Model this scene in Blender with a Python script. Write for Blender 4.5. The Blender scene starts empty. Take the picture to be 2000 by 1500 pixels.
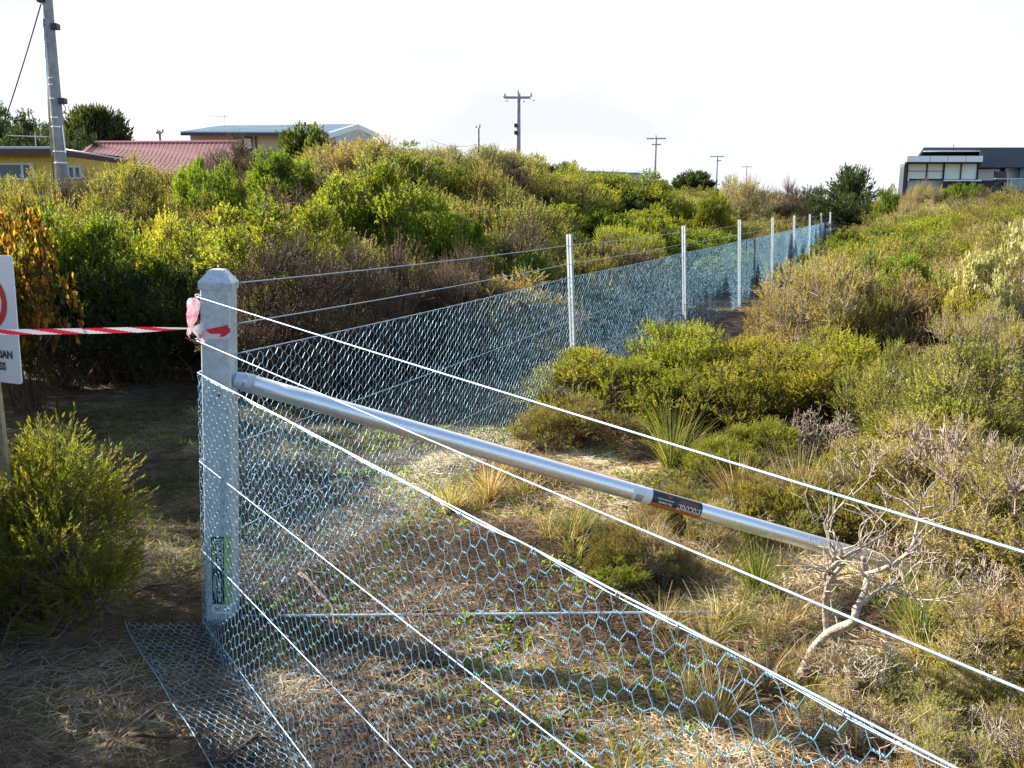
import bpy, math, random
import numpy as np
from mathutils import Vector, Matrix

# ------------------------------------------------------------------ camera, world, sun, exposure
SC = bpy.context.scene
COL = SC.collection
F_PX, PITCH, CAM_Z = 1750.0, math.atan(348 / 1750.0), 1.52
cam_d = bpy.data.cameras.new('camera'); cam = bpy.data.objects.new('camera', cam_d); COL.objects.link(cam)
cam_d.sensor_width = 36.0; cam_d.lens = F_PX / 2000 * 36; cam_d.clip_start = 0.05; cam_d.clip_end = 3000
cam.location = (0, 0, CAM_Z); cam.rotation_euler = (math.pi / 2 - PITCH, 0, 0)
SC.camera = cam
SUN_AZ, SUN_EL = math.radians(-68), math.radians(29)          # azimuth from +Y towards +X
SUN = Vector((math.sin(SUN_AZ) * math.cos(SUN_EL), math.cos(SUN_AZ) * math.cos(SUN_EL), math.sin(SUN_EL)))
w = bpy.data.worlds.new('World'); SC.world = w; w.use_nodes = True
nt = w.node_tree; nt.nodes.clear()
out = nt.nodes.new('ShaderNodeOutputWorld'); bg = nt.nodes.new('ShaderNodeBackground')
sky = nt.nodes.new('ShaderNodeTexSky'); sky.sky_type = 'NISHITA'; sky.sun_disc = False
sky.sun_elevation = SUN_EL; sky.sun_rotation = SUN_AZ; sky.dust_density = 1.6; sky.air_density = 1.2; sky.ozone_density = 2.5
bg.inputs[1].default_value = 0.088
tc = nt.nodes.new('ShaderNodeTexCoord')
dot = nt.nodes.new('ShaderNodeVectorMath'); dot.operation = 'DOT_PRODUCT'
nv = Vector((math.sin(math.radians(-12)), math.cos(math.radians(-12)), 0.25)).normalized(); dot.inputs[1].default_value = nv
nt.links.new(tc.outputs['Generated'], dot.inputs[0])
mr = nt.nodes.new('ShaderNodeMapRange'); mr.inputs[1].default_value = 0.15; mr.inputs[2].default_value = 0.9
mr.interpolation_type = 'SMOOTHSTEP'
nt.links.new(dot.outputs['Value'], mr.inputs[0])
mp = nt.nodes.new('ShaderNodeMapping'); mp.inputs['Scale'].default_value = (1.6, 1.6, 5.0)
nz = nt.nodes.new('ShaderNodeTexNoise'); nz.inputs['Scale'].default_value = 1.5; nz.inputs['Detail'].default_value = 6
nt.links.new(tc.outputs['Generated'], mp.inputs[0]); nt.links.new(mp.outputs[0], nz.inputs['Vector'])
cr = nt.nodes.new('ShaderNodeValToRGB')
cr.color_ramp.elements[0].position = 0.40; cr.color_ramp.elements[0].color = (3.5, 3.6, 3.85, 1)
cr.color_ramp.elements[1].position = 0.60; cr.color_ramp.elements[1].color = (4.6, 4.62, 4.7, 1)
nt.links.new(nz.outputs[0], cr.inputs[0])
mx = nt.nodes.new('ShaderNodeMix'); mx.data_type = 'RGBA'
nt.links.new(mr.outputs[0], mx.inputs[0]); nt.links.new(sky.outputs[0], mx.inputs[6]); nt.links.new(cr.outputs[0], mx.inputs[7])
nt.links.new(mx.outputs[2], bg.inputs[0]); nt.links.new(bg.outputs[0], out.inputs[0])
sd = bpy.data.lights.new('sun', 'SUN'); so = bpy.data.objects.new('sun', sd); COL.objects.link(so)
sd.energy = 5.0; sd.angle = math.radians(0.5); sd.color = (1.0, 0.93, 0.82)
so.rotation_euler = SUN.to_track_quat('Z', 'Y').to_euler()
SC.view_settings.view_transform = 'Standard'; SC.view_settings.look = 'None'
SC.view_settings.gamma = 1; SC.view_settings.use_curve_mapping = False
SC.view_settings.exposure = 1.6
SC.render.engine = 'CYCLES'
SC.cycles.max_bounces = 6; SC.cycles.diffuse_bounces = 3; SC.cycles.glossy_bounces = 3
SC.cycles.transmission_bounces = 4; SC.cycles.transparent_max_bounces = 8
SC.cycles.use_denoising = True

rng = np.random.default_rng(7); random.seed(7)
CP, SP = math.cos(PITCH), math.sin(PITCH)

# ------------------------------------------------------------------ helpers
def at(px, py, d):
    """world point whose forward distance is d, seen at photo pixel (px, py)"""
    xr, yu = (px - 1000) / F_PX, (750 - py) / F_PX
    dx, dy, dz = xr, CP + yu * SP, -SP + yu * CP
    k = d / dy
    return Vector((dx * k, d, CAM_Z + dz * k))
def gnd(px, py, z=0.0):
    xr, yu = (px - 1000) / F_PX, (750 - py) / F_PX
    dx, dy, dz = xr, CP + yu * SP, -SP + yu * CP
    k = (z - CAM_Z) / dz
    return Vector((dx * k, dy * k, z))

def tag(o, label=None, cat=None, group=None, kind=None):
    if label: o['label'] = label
    if cat: o['category'] = cat
    if group: o['group'] = group
    if kind: o['kind'] = kind
    return o
def empty(name, loc, label, cat, group=None, rz=0.0):
    o = bpy.data.objects.new(name, None); COL.objects.link(o); o.location = loc; o.rotation_euler = (0, 0, rz)
    o.empty_display_size = 0.1
    return tag(o, label, cat, group)
def link(name, me, parent=None, mat=None):
    o = bpy.data.objects.new(name, me); COL.objects.link(o)
    if parent is not None: o.parent = parent
    if mat is not None and not me.materials: me.materials.append(mat)
    return o
def np_mesh(name, V, faces, mats=(), attr=None, smooth=False, midx=None):
    """faces: list of (M,k) int arrays; attr: per-vertex float 'v'"""
    me = bpy.data.meshes.new(name); V = np.asarray(V, dtype=np.float32)
    faces = [np.asarray(f, dtype=np.int32) for f in faces if len(f)]
    nl = sum(f.size for f in faces); nf = sum(len(f) for f in faces)
    me.vertices.add(len(V)); me.vertices.foreach_set('co', V.ravel())
    me.loops.add(nl); me.loops.foreach_set('vertex_index', np.concatenate([f.ravel() for f in faces]))
    me.polygons.add(nf)
    tot = np.concatenate([np.full(len(f), f.shape[1], np.int32) for f in faces])
    st = np.concatenate([[0], np.cumsum(tot)[:-1]]).astype(np.int32)
    me.polygons.foreach_set('loop_start', st); me.polygons.foreach_set('loop_total', tot)
    if midx is not None: me.polygons.foreach_set('material_index', np.asarray(midx, np.int32))
    if smooth: me.polygons.foreach_set('use_smooth', np.ones(nf, bool))
    for m in mats: me.materials.append(m)
    if attr is not None:
        a = me.attributes.new('v', 'FLOAT', 'POINT'); a.data.foreach_set('value', np.asarray(attr, np.float32))
    me.update(); me.validate()
    return me

def unit(a): return a / np.maximum(np.linalg.norm(a, axis=-1, keepdims=True), 1e-9)
def perp(D, r=None):
    r = rng.normal(size=D.shape) if r is None else r
    return unit(np.cross(D, r))

class MB:
    """collects simple solids into one mesh"""
    def __init__(s): s.v = []; s.f = []
    def add(s, vs, fs):
        b = len(s.v); s.v += [tuple(v) for v in vs]; s.f += [tuple(i + b for i in f) for f in fs]
    def box(s, x0, x1, y0, y1, z0, z1, M=None):
        vs = [Vector(p) for p in [(x0,y0,z0),(x1,y0,z0),(x1,y1,z0),(x0,y1,z0),(x0,y0,z1),(x1,y0,z1),(x1,y1,z1),(x0,y1,z1)]]
        if M: vs = [M @ v for v in vs]
        s.add(vs, [(0,3,2,1),(4,5,6,7),(0,1,5,4),(1,2,6,5),(2,3,7,6),(3,0,4,7)]); return s
    def tube(s, pts, r, n=8, caps=True):
        pts = [Vector(p) for p in pts]; rs = r if isinstance(r, (list, tuple)) else [r] * len(pts)
        rings = []; ref = None
        for i, p in enumerate(pts):
            t = (pts[min(i + 1, len(pts) - 1)] - pts[max(i - 1, 0)]).normalized()
            if ref is None: ref = t.orthogonal().normalized()
            ref = (ref - t * ref.dot(t)); ref = ref.normalized() if ref.length > 1e-6 else t.orthogonal().normalized()
            b = t.cross(ref)
            rings.append([p + (ref * math.cos(2*math.pi*k/n) + b * math.sin(2*math.pi*k/n)) * rs[i] for k in range(n)])
        base = len(s.v)
        for ring in rings: s.v += [tuple(v) for v in ring]
        for i in range(len(rings) - 1):
            for k in range(n):
                a = base + i*n + k; b2 = base + i*n + (k+1) % n
                s.f.append((a, b2, b2 + n, a + n))
        if caps:
            s.f.append(tuple(base + k for k in reversed(range(n))))
            s.f.append(tuple(base + (len(rings)-1)*n + k for k in range(n)))
        return s
    def prism(s, poly, d):
        """poly: list of Vector front face; d: Vector extrusion"""
        n = len(poly); s.add(list(poly) + [p + d for p in poly],
            [tuple(range(n))] + [tuple(reversed(range(n, 2*n)))] + [(i, i+n, (i+1) % n + n, (i+1) % n) for i in range(n)]); return s
    def build(s, name, mat, parent=None, bevel=0.0, smooth=False, local=True):
        me = bpy.data.meshes.new(name); vs = s.v
        if parent is not None and local:      # vertices are given in world space; store them relative to the parent's place
            Mi = (Matrix.Translation(parent_loc(parent))).inverted()
            vs = [tuple(Mi @ Vector(v)) for v in vs]
        me.from_pydata(vs, [], s.f); me.update()
        import bmesh
        bm = bmesh.new(); bm.from_mesh(me); bmesh.ops.recalc_face_normals(bm, faces=bm.faces)
        if bevel: bmesh.ops.bevel(bm, geom=list(bm.edges), offset=bevel, segments=2, affect='EDGES', clamp_overlap=True)
        bm.to_mesh(me); bm.free()
        if smooth:
            for p in me.polygons: p.use_smooth = True
        return link(name, me, parent, mat)
def parent_loc(o):
    L = Vector((0, 0, 0))
    while o is not None: L += Vector(o.location); o = o.parent
    return L

# value noise for terrain and wobble
_perm = np.random.default_rng(3).random((256, 256))
def vnoise(x, y):
    x = np.asarray(x, float); y = np.asarray(y, float)
    xi = np.floor(x).astype(int); yi = np.floor(y).astype(int); fx = x - xi; fy = y - yi
    fx = fx*fx*(3-2*fx); fy = fy*fy*(3-2*fy)
    a = _perm[xi & 255, yi & 255]; b = _perm[(xi+1) & 255, yi & 255]; c = _perm[xi & 255, (yi+1) & 255]; d = _perm[(xi+1) & 255, (yi+1) & 255]
    return (a*(1-fx)+b*fx)*(1-fy) + (c*(1-fx)+d*fx)*fy - 0.5
def fbm(x, y, o=3):
    return sum(vnoise(x*2**k + 17*k, y*2**k + 9*k) / 2**k for k in range(o))
def ss(t): t = np.clip(t, 0, 1); return t*t*(3-2*t)

# ------------------------------------------------------------------ fence lines in plan
P1 = gnd(436, 1208)                                            # corner post
D1 = Vector((760.0, math.hypot(1750, 348), 0)).normalized()     # the run going away
D2 = Vector((1200.0, -math.hypot(1750, 348), 0)).normalized()   # the run passing the camera
N1 = Vector((-D1.y, D1.x, 0))                                   # to the left of the far run
def udist(x, y): return (x - P1.x) * N1.x + (y - P1.y) * N1.y
def height(x, y, fine=True):
    x = np.asarray(x, float); y = np.asarray(y, float)
    u = udist(x, y)
    left = 1.75 * ss((u - 0.9) / 7.0) * ss((y - 6) / 10.0) * (0.30 + 0.70 * ss((x + 0.40 * y) / 4.5))
    left = left * (1 - 0.5 * ss((y - 24) / 14))
    right = .80 * ss((-u - 1.0) / 3.5) * ss((y - 7) / 17.0)
    far = 0.7 * ss((y - 30) / 20) * (1 - ss(u / 30))
    h = left + np.maximum(right, far * 0.9) * (u < 0) + far * (u >= 0) * 0.8
    h = h + 0.10 * fbm(x * 0.5, y * 0.5) * ss((np.abs(u) - 0.2) / 1.5)
    if fine: h = h + (0.03 + .035 * ss((x + .9) / 1.5) * ss((8 - y) / 2)) * fbm(x * 3.1, y * 3.1, 3)
    return h
def H(x, y): return float(height(x, y))

# ------------------------------------------------------------------ materials
def mat_new(name):
    m = bpy.data.materials.new(name); m.use_nodes = True; n = m.node_tree
    return m, n, n.nodes['Principled BSDF']
def plain(name, col, rough=0.6, metal=0.0, noise=0.0, nscale=20, spec=0.5, bump=0.0):
    m, n, b = mat_new(name)
    b.inputs['Roughness'].default_value = rough; b.inputs['Metallic'].default_value = metal
    b.inputs['Specular IOR Level'].default_value = spec
    if noise or bump:
        t = n.nodes.new('ShaderNodeTexCoord'); z = n.nodes.new('ShaderNodeTexNoise'); z.inputs['Scale'].default_value = nscale; z.inputs['Detail'].default_value = 6
        n.links.new(t.outputs['Object'], z.inputs['Vector'])
        r = n.nodes.new('ShaderNodeValToRGB'); r.color_ramp.elements[0].position = 0.3; r.color_ramp.elements[1].position = 0.7
        r.color_ramp.elements[0].color = tuple(c * (1 - noise) for c in col) + (1,)
        r.color_ramp.elements[1].color = tuple(min(1, c * (1 + noise)) for c in col) + (1,)
        n.links.new(z.outputs[0], r.inputs[0]); n.links.new(r.outputs[0], b.inputs['Base Color'])
        if bump:
            bp = n.nodes.new('ShaderNodeBump'); bp.inputs['Strength'].default_value = bump; bp.inputs['Distance'].default_value = 0.01
            n.links.new(z.outputs[0], bp.inputs['Height']); n.links.new(bp.outputs[0], b.inputs['Normal'])
    else: b.inputs['Base Color'].default_value = tuple(col) + (1,)
    return m
def leafmat(name, stops, trans=0.4, rough=0.55, hue=0.03, patch=0.25):
    """stops: colours spread over the per-leaf random value; every plant gets its own slight shift"""
    m, n, b = mat_new(name); L = n.links
    a = n.nodes.new('ShaderNodeAttribute'); a.attribute_name = 'v'
    oi = n.nodes.new('ShaderNodeObjectInfo')
    r = n.nodes.new('ShaderNodeValToRGB'); el = r.color_ramp.elements
    for i, (p, c) in enumerate(stops):
        e = el[i] if i < 2 else el.new(p)
        e.position = p; e.color = tuple(c) + (1,)
    L.new(a.outputs['Fac'], r.inputs[0])
    hs = n.nodes.new('ShaderNodeHueSaturation')
    mh = n.nodes.new('ShaderNodeMapRange'); mh.inputs[3].default_value = 0.5 - hue; mh.inputs[4].default_value = 0.5 + hue * 0.6
    L.new(oi.outputs['Random'], mh.inputs[0]); L.new(mh.outputs[0], hs.inputs['Hue'])
    geo = n.nodes.new('ShaderNodeNewGeometry'); z = n.nodes.new('ShaderNodeTexNoise'); z.inputs['Scale'].default_value = 1.1; z.inputs['Detail'].default_value = 2
    L.new(geo.outputs['Position'], z.inputs['Vector'])
    mv = n.nodes.new('ShaderNodeMapRange'); mv.inputs[1].default_value = 0.3; mv.inputs[2].default_value = 0.7
    mv.inputs[3].default_value = 1 - patch; mv.inputs[4].default_value = 1 + patch
    L.new(z.outputs[0], mv.inputs[0]); L.new(mv.outputs[0], hs.inputs['Value'])
    L.new(r.outputs[0], hs.inputs['Color']); L.new(hs.outputs[0], b.inputs['Base Color'])
    b.inputs['Roughness'].default_value = rough; b.inputs['Specular IOR Level'].default_value = 0.35
    if trans:
        t = n.nodes.new('ShaderNodeBsdfTranslucent'); mxs = n.nodes.new('ShaderNodeMixShader'); mxs.inputs[0].default_value = trans
        g = n.nodes.new('ShaderNodeMix'); g.data_type = 'RGBA'; g.blend_type = 'MULTIPLY'; g.inputs[0].default_value = 1; g.inputs[7].default_value = (1.7, 1.7, 0.8, 1)
        L.new(hs.outputs[0], g.inputs[6]); L.new(g.outputs[2], t.inputs[0])
        L.new(b.outputs[0], mxs.inputs[1]); L.new(t.outputs[0], mxs.inputs[2]); L.new(mxs.outputs[0], n.nodes['Material Output'].inputs[0])
    return m
M = {}
M['bright'] = leafmat('bright_foliage', [(0, (.04,.080,.010)), (.5, (.12,.180,.016)), (1, (.29,.31,.028))], .5)
M['yellow'] = leafmat('yellow_green_foliage', [(0, (.08,.10,.012)), (.5, (.20,.215,.022)), (1, (.44,.40,.07))], .5)
M['heath'] = leafmat('olive_heath_foliage', [(0, (.065,.07,.022)), (.4, (.17,.18,.035)), (.75, (.30,.265,.07)), (1, (.50,.38,.20))], .4)
M['tan'] = leafmat('tan_heath_foliage', [(0, (.15,.10,.045)), (.35, (.26,.215,.06)), (.7, (.34,.30,.065)), (1, (.58,.43,.27))], .4)
M['grey'] = leafmat('grey_heath_foliage', [(0, (.045,.035,.025)), (.5, (.11,.085,.055)), (1, (.22,.165,.11))], .3)
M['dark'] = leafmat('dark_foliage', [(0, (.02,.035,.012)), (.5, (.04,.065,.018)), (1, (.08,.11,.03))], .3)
M['orange'] = leafmat('orange_foliage', [(0, (.03,.045,.010)), (.5, (.10,.095,.014)), (.68, (.40,.25,.03)), (1, (.85,.58,.20))], .55)  # dark green leaves; backlit orange glow is put into the brighter stops
M['cream'] = leafmat('cream_foliage', [(0, (.20,.19,.07)), (.5, (.38,.34,.17)), (1, (.62,.56,.38))], .35)
M['needle'] = leafmat('needle_bush_foliage', [(0, (.05,.08,.012)), (.55, (.11,.13,.018)), (.9, (.26,.22,.04)), (1, (.40,.17,.05))], .5)
M['heathgreen'] = leafmat('green_conifer_foliage', [(0, (.03,.06,.015)), (.5, (.07,.11,.025)), (1, (.14,.17,.04))], .35)
M['bark'] = leafmat('brown_bark', [(0, (.055,.035,.022)), (1, (.16,.105,.07))], 0, .85)
M['greybark'] = leafmat('grey_bark', [(0, (.17,.135,.10)), (1, (.44,.37,.29))], 0, .85)
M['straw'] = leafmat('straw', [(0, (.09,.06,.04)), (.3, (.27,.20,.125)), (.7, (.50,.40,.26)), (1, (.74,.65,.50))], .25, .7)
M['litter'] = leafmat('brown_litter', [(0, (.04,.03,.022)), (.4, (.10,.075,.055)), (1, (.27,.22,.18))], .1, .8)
M['grass'] = leafmat('green_grass', [(0, (.05,.09,.015)), (.6, (.14,.18,.03)), (1, (.36,.30,.12))], .4)
M['tuftdry'] = leafmat('dry_tussock', [(0, (.13,.12,.035)), (.4, (.36,.28,.12)), (1, (.62,.50,.31))], .35)
M['galv'] = plain('galvanised_steel', (.86,.90,.94), .36, .8, .05, 90)
M['galvdull'] = plain('dull_galvanised_steel', (.50,.56,.63), .5, .45, .10, 60)
M['postm'] = plain('zinc_post', (.40,.44,.48), .45, .35, .12, 8)
M['wire'] = plain('galvanised_wire_sky_tint', (.34,.45,.56), .55, .6)  # bluish sky reflection is put into this base colour
M['net'] = plain('galvanised_netting_sky_tint', (.17,.34,.47), .5, .4)  # zinc wire; blue of sky and shade is put into the base colour
M['white'] = plain('white_paint', (.78,.79,.80), .45)
M['black'] = plain('black_print', (.02,.022,.028), .5)
M['redp'] = plain('red_print', (.55,.03,.04), .4)

def spangled(name, col, rough, metal):
    m, n, b = mat_new(name); L = n.links; t = n.nodes.new('ShaderNodeTexCoord')
    v = n.nodes.new('ShaderNodeTexVoronoi'); v.inputs['Scale'].default_value = 85; L.new(t.outputs['Object'], v.inputs['Vector'])
    z = n.nodes.new('ShaderNodeTexNoise'); z.inputs['Scale'].default_value = 9; z.inputs['Detail'].default_value = 5; L.new(t.outputs['Object'], z.inputs['Vector'])
    sp = n.nodes.new('ShaderNodeSeparateColor'); L.new(v.outputs['Color'], sp.inputs[0])
    a = n.nodes.new('ShaderNodeMath'); a.operation = 'MULTIPLY_ADD'; a.inputs[1].default_value = .45; L.new(sp.outputs[0], a.inputs[0]); L.new(z.outputs[0], a.inputs[2])
    r = n.nodes.new('ShaderNodeValToRGB'); r.color_ramp.elements[0].position = .35; r.color_ramp.elements[1].position = 1.0
    r.color_ramp.elements[0].color = tuple(c * .80 for c in col) + (1,); r.color_ramp.elements[1].color = tuple(min(1, c * 1.15) for c in col) + (1,)
    L.new(a.outputs[0], r.inputs[0]); L.new(r.outputs[0], b.inputs['Base Color'])
    q = n.nodes.new('ShaderNodeMath'); q.operation = 'MULTIPLY_ADD'; q.inputs[1].default_value = .22; q.inputs[2].default_value = rough - .08; L.new(sp.outputs[1], q.inputs[0]); L.new(q.outputs[0], b.inputs['Roughness'])
    b.inputs['Metallic'].default_value = metal; return m
M['galvdull'] = spangled('spangled_galvanised_steel', (.50,.56,.63), .48, .45)
M['deadwood'] = plain('weathered_dead_wood', (.36,.30,.25), .9, 0, .45, 70, .2, 1.0)

# ground material: sandy soil, litter brown, moss green
def ground_mat():
    m, n, b = mat_new('sandy_litter_ground'); L = n.links
    g = n.nodes.new('ShaderNodeNewGeometry')
    def noise(s, d=6):
        z = n.nodes.new('ShaderNodeTexNoise'); z.inputs['Scale'].default_value = s; z.inputs['Detail'].default_value = d; L.new(g.outputs['Position'], z.inputs['Vector']); return z
    z1 = noise(9, 8); r1 = n.nodes.new('ShaderNodeValToRGB')
    for i, (p, c) in enumerate([(.3, (.045,.032,.022)), (.5, (.13,.095,.06)), (.72, (.27,.20,.13))]):
        e = r1.color_ramp.elements[i] if i < 2 else r1.color_ramp.elements.new(p); e.position = p; e.color = c + (1,)
    L.new(z1.outputs[0], r1.inputs[0])
    z2 = noise(1.3, 5); r2 = n.nodes.new('ShaderNodeValToRGB'); r2.color_ramp.elements[0].position = .52; r2.color_ramp.elements[1].position = .66
    L.new(z2.outputs[0], r2.inputs[0])
    mxx = n.nodes.new('ShaderNodeMix'); mxx.data_type = 'RGBA'; L.new(r2.outputs[0], mxx.inputs[0]); L.new(r1.outputs[0], mxx.inputs[6]); mxx.inputs[7].default_value = (.06,.08,.018,1)
    L.new(mxx.outputs[2], b.inputs['Base Color']); b.inputs['Roughness'].default_value = .95; b.inputs['Specular IOR Level'].default_value = .1
    bp = n.nodes.new('ShaderNodeBump'); bp.inputs['Strength'].default_value = .7; bp.inputs['Distance'].default_value = .03
    z3 = noise(45, 6); L.new(z3.outputs[0], bp.inputs['Height']); L.new(bp.outputs[0], b.inputs['Normal'])
    return m
M['ground'] = ground_mat()

# ------------------------------------------------------------------ ground
def build_ground():
    a = np.linspace(-1, 1, 420); xs = 22 * a + 600 * np.sign(a) * np.abs(a) ** 7
    b = np.linspace(0, 1, 460); ys = -8 + 45 * b + 1200 * b ** 9
    X, Y = np.meshgrid(xs, ys); Z = height(X, Y)
    V = np.stack([X.ravel(), Y.ravel(), Z.ravel()], 1); nx = len(xs); ny = len(ys)
    i = (np.arange(ny - 1)[:, None] * nx + np.arange(nx - 1)[None]).ravel()
    F = np.stack([i, i + 1, i + 1 + nx, i + nx], 1)
    o = link('ground', np_mesh('ground', V, [F], [M['ground']], smooth=True)); tag(o, kind='structure')
build_ground()

# ------------------------------------------------------------------ plant geometry
def leaves(P, D, L, W, fold=0.25, S=None):
    n = len(P); L = np.broadcast_to(L, n)[:, None]; W = np.broadcast_to(W, n)[:, None]
    S = perp(D) if S is None else S
    N = np.cross(D, S)
    V = np.stack([P, P + D*L*.45 + S*W*.5 + N*W*fold, P + D*L - N*L*.06, P + D*L*.5 - S*W*.5 + N*W*fold], 1).reshape(-1, 3)
    return V, np.arange(n * 4).reshape(n, 4)
def sticks(A, B, ra, rb, k=3):
    n = len(A); D = unit(B - A); S = perp(D); T = np.cross(D, S)
    ra = np.broadcast_to(ra, n)[:, None]; rb = np.broadcast_to(rb, n)[:, None]
    rings = []
    for (Q, r) in ((A, ra), (B, rb)):
        for j in range(k):
            t = 2 * math.pi * j / k; rings.append(Q + (S * math.cos(t) + T * math.sin(t)) * r)
    V = np.stack(rings, 1).reshape(-1, 3); b = (np.arange(n) * 2 * k)[:, None]
    F = np.concatenate([np.concatenate([b + j, b + (j+1) % k, b + (j+1) % k + k, b + j + k], 1) for j in range(k)])
    return V, F
def join(parts):
    Vs, Fs, off = [], [], 0
    for V, F in parts:
        Vs.append(V); Fs.append(F + off); off += len(V)
    return np.concatenate(Vs), np.concatenate(Fs)
def curve_sticks(A, B, ra, rb, seg=3, wob=.06, k=3):
    """bent branches from A to B"""
    n = len(A); pts = [A]
    L = np.linalg.norm(B - A, axis=1, keepdims=True)
    for i in range(1, seg):
        t = i / seg; pts.append(A + (B - A) * t + rng.normal(size=A.shape) * L * wob + np.array([0, 0, -.10]) * L * math.sin(t * math.pi) * .5)
    pts.append(B); out = []
    ra = np.broadcast_to(ra, n); rb = np.broadcast_to(rb, n)
    for i in range(seg):
        out.append(sticks(pts[i], pts[i+1], ra + (rb - ra) * i / seg, ra + (rb - ra) * (i+1) / seg, k))
    return join(out)
def dirs(n, up=0.15):
    d = unit(rng.normal(size=(n, 3))); d[:, 2] = np.abs(d[:, 2]) * (1 - up) + up * d[:, 2]
    return unit(d)

KIND = {   # heads, head radius, sprigs per head, sprig length, leaves per sprig, leaf length, leaf width, spread, skirt
 'bright': dict(h=80, hr=.155, s=56, sl=.05, n=12, L=.025, W=.013, sp=.85, twigs=1.0),
 'yellow': dict(h=80, hr=.15, s=38, sl=.11, n=13, L=.026, W=.012, sp=.55, twigs=1.0),
 'heath':  dict(h=80, hr=.15, s=32, sl=.12, n=13, L=.026, W=.0105, sp=.5, twigs=1.4),
 'tan':    dict(h=80, hr=.15, s=30, sl=.11, n=12, L=.026, W=.010, sp=.6, twigs=2.1),
 'grey':   dict(h=75, hr=.16, s=24, sl=.15, n=7, L=.024, W=.008, sp=.40, twigs=4.0),
 'dark':   dict(h=70, hr=.18, s=24, sl=.09, n=11, L=.045, W=.018, sp=.7, twigs=1.0),
 'orange': dict(h=60, hr=.18, s=14, sl=.05, n=8, L=.075, W=.034, sp=.8, twigs=1.0),
 'cream':  dict(h=65, hr=.17, s=18, sl=.05, n=8, L=.055, W=.026, sp=.7, twigs=1.2),
 'needle': dict(h=120, hr=.13, s=9, sl=.20, n=20, L=.075, W=.0105, sp=.45, twigs=1.2),
}
def gen_shrub(kind, detail=1.0, lobes=None):
    K = KIND[kind]; big = 1 / math.sqrt(detail)
    nl = random.randint(5, 8) if lobes is None else lobes
    ang = np.linspace(0, 2*math.pi, nl, endpoint=False) + rng.uniform(0, 1.0, nl)
    rad = rng.uniform(.25, .62, nl); rad[0] = .08
    LC = np.stack([np.cos(ang)*rad, np.sin(ang)*rad, rng.uniform(.34, .62, nl)], 1); LC[0, 2] = .62
    if kind == 'needle': LC[:, 2] = rng.uniform(.16, .58, nl); LC[0, 2] = .55
    LR = rng.uniform(.27, .40, nl)
    nh = int(K['h'])
    li = rng.integers(0, nl, nh * 3); d = dirs(nh * 3, .55)
    HC = LC[li] + d * LR[li][:, None] * rng.uniform(.72, 1.0, (nh*3, 1))
    dist = np.linalg.norm(HC[:, None] - LC[None], axis=2) / LR[None]
    ok = (dist.min(1) > (.70 if kind != 'needle' else .5)) & (HC[:, 2] > (.10 if kind != 'needle' else .03))
    HC, HD = HC[ok][:nh], d[ok][:nh]; nh = len(HC)
    HR = K['hr'] * rng.uniform(.6, 1.35, nh)
    ns = max(4, int(K['s'] * detail))
    # sprigs
    sd_ = dirs(nh * ns, .7); hi = np.repeat(np.arange(nh), ns)
    sd_ = unit(sd_ + HD[hi] * .55)
    SPo = HC[hi] + sd_ * HR[hi][:, None] * rng.uniform(.45, 1.0, (nh*ns, 1)) * np.array([1, 1, .85])
    SD = unit(sd_ * .55 + np.array([0, 0, .12 if kind in ('orange', 'cream') else .55]) + rng.normal(size=sd_.shape) * .22)
    SL = K['sl'] * rng.uniform(.6, 1.3, nh*ns)
    n = K['n']; si = np.repeat(np.arange(nh*ns), n)
    t = np.tile(np.linspace(.1, 1, n), nh*ns) + rng.uniform(-.05, .05, nh*ns*n)
    LP = SPo[si] + SD[si] * (SL[si] * t)[:, None]
    LD = unit(SD[si] * (1.15 - K['sp']*.4) + perp(SD[si]) * K['sp'] * (1.25 - .5*t)[:, None])
    LD = LD * np.array([1, 1, .68])
    LL = K['L'] * big * rng.uniform(.6, 1.25, len(LP)); WW = K['W'] * big * rng.uniform(.7, 1.25, len(LP))
    Vf, Ff = leaves(LP, LD, LL, WW)
    base = rng.uniform(0, 1, nh)[hi][si] * .35 + rng.uniform(0, 1, nh*ns)[si] * .25 + rng.uniform(0, 1, len(LP)) * .30 + .1 * t
    av = np.repeat(np.clip(base, 0, 1), 4)
    # stems
    st = []
    root = np.zeros((nl, 3)); root[:, :2] = rng.normal(size=(nl, 2)) * .05
    st.append(curve_sticks(root, LC - np.array([0, 0, .08]), .018, .010, 4, .10, 5))
    near = np.argmin(np.linalg.norm(HC[:, None] - LC[None], axis=2), axis=1)
    st.append(curve_sticks(LC[near] - np.array([0, 0, .08]) + rng.normal(size=HC.shape) * .02, HC, .009, .004, 3, .10))
    # extra stems rising from the ground into the heads: the bare lower side of the plant
    k = int(nh * K['twigs'] * .5 * detail); pick = rng.integers(0, nh, k)
    R0 = rng.normal(size=(k, 3)) * np.array([.14, .14, 0]); R0[:, :2] += HC[pick][:, :2] * .35
    st.append(curve_sticks(R0, HC[pick] + rng.normal(size=(k, 3)) * .04, .008, .003, 4, .08))
    # sprig stems
    sub = rng.random(nh*ns) < min(1, .35 * K['twigs'])
    st.append(sticks(HC[hi][sub] + (SPo[sub]-HC[hi][sub])*.3, SPo[sub] + SD[sub]*SL[sub][:, None]*.95, .0035*big, .0016*big))
    if K['twigs'] > 1.5:      # fine dead twigs poking out
        q = int(nh * 6 * detail * K['twigs'] / 2); pi = rng.integers(0, nh, q); dd = dirs(q, .6)
        A = HC[pi] + dd * HR[pi][:, None] * .2; st.append(curve_sticks(A, A + unit(dd + np.array([0, 0, .7])) * rng.uniform(.12, .3, (q, 1)), .0035*big, .0012, 2, .08))
    Vs, Fs = join(st)
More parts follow.
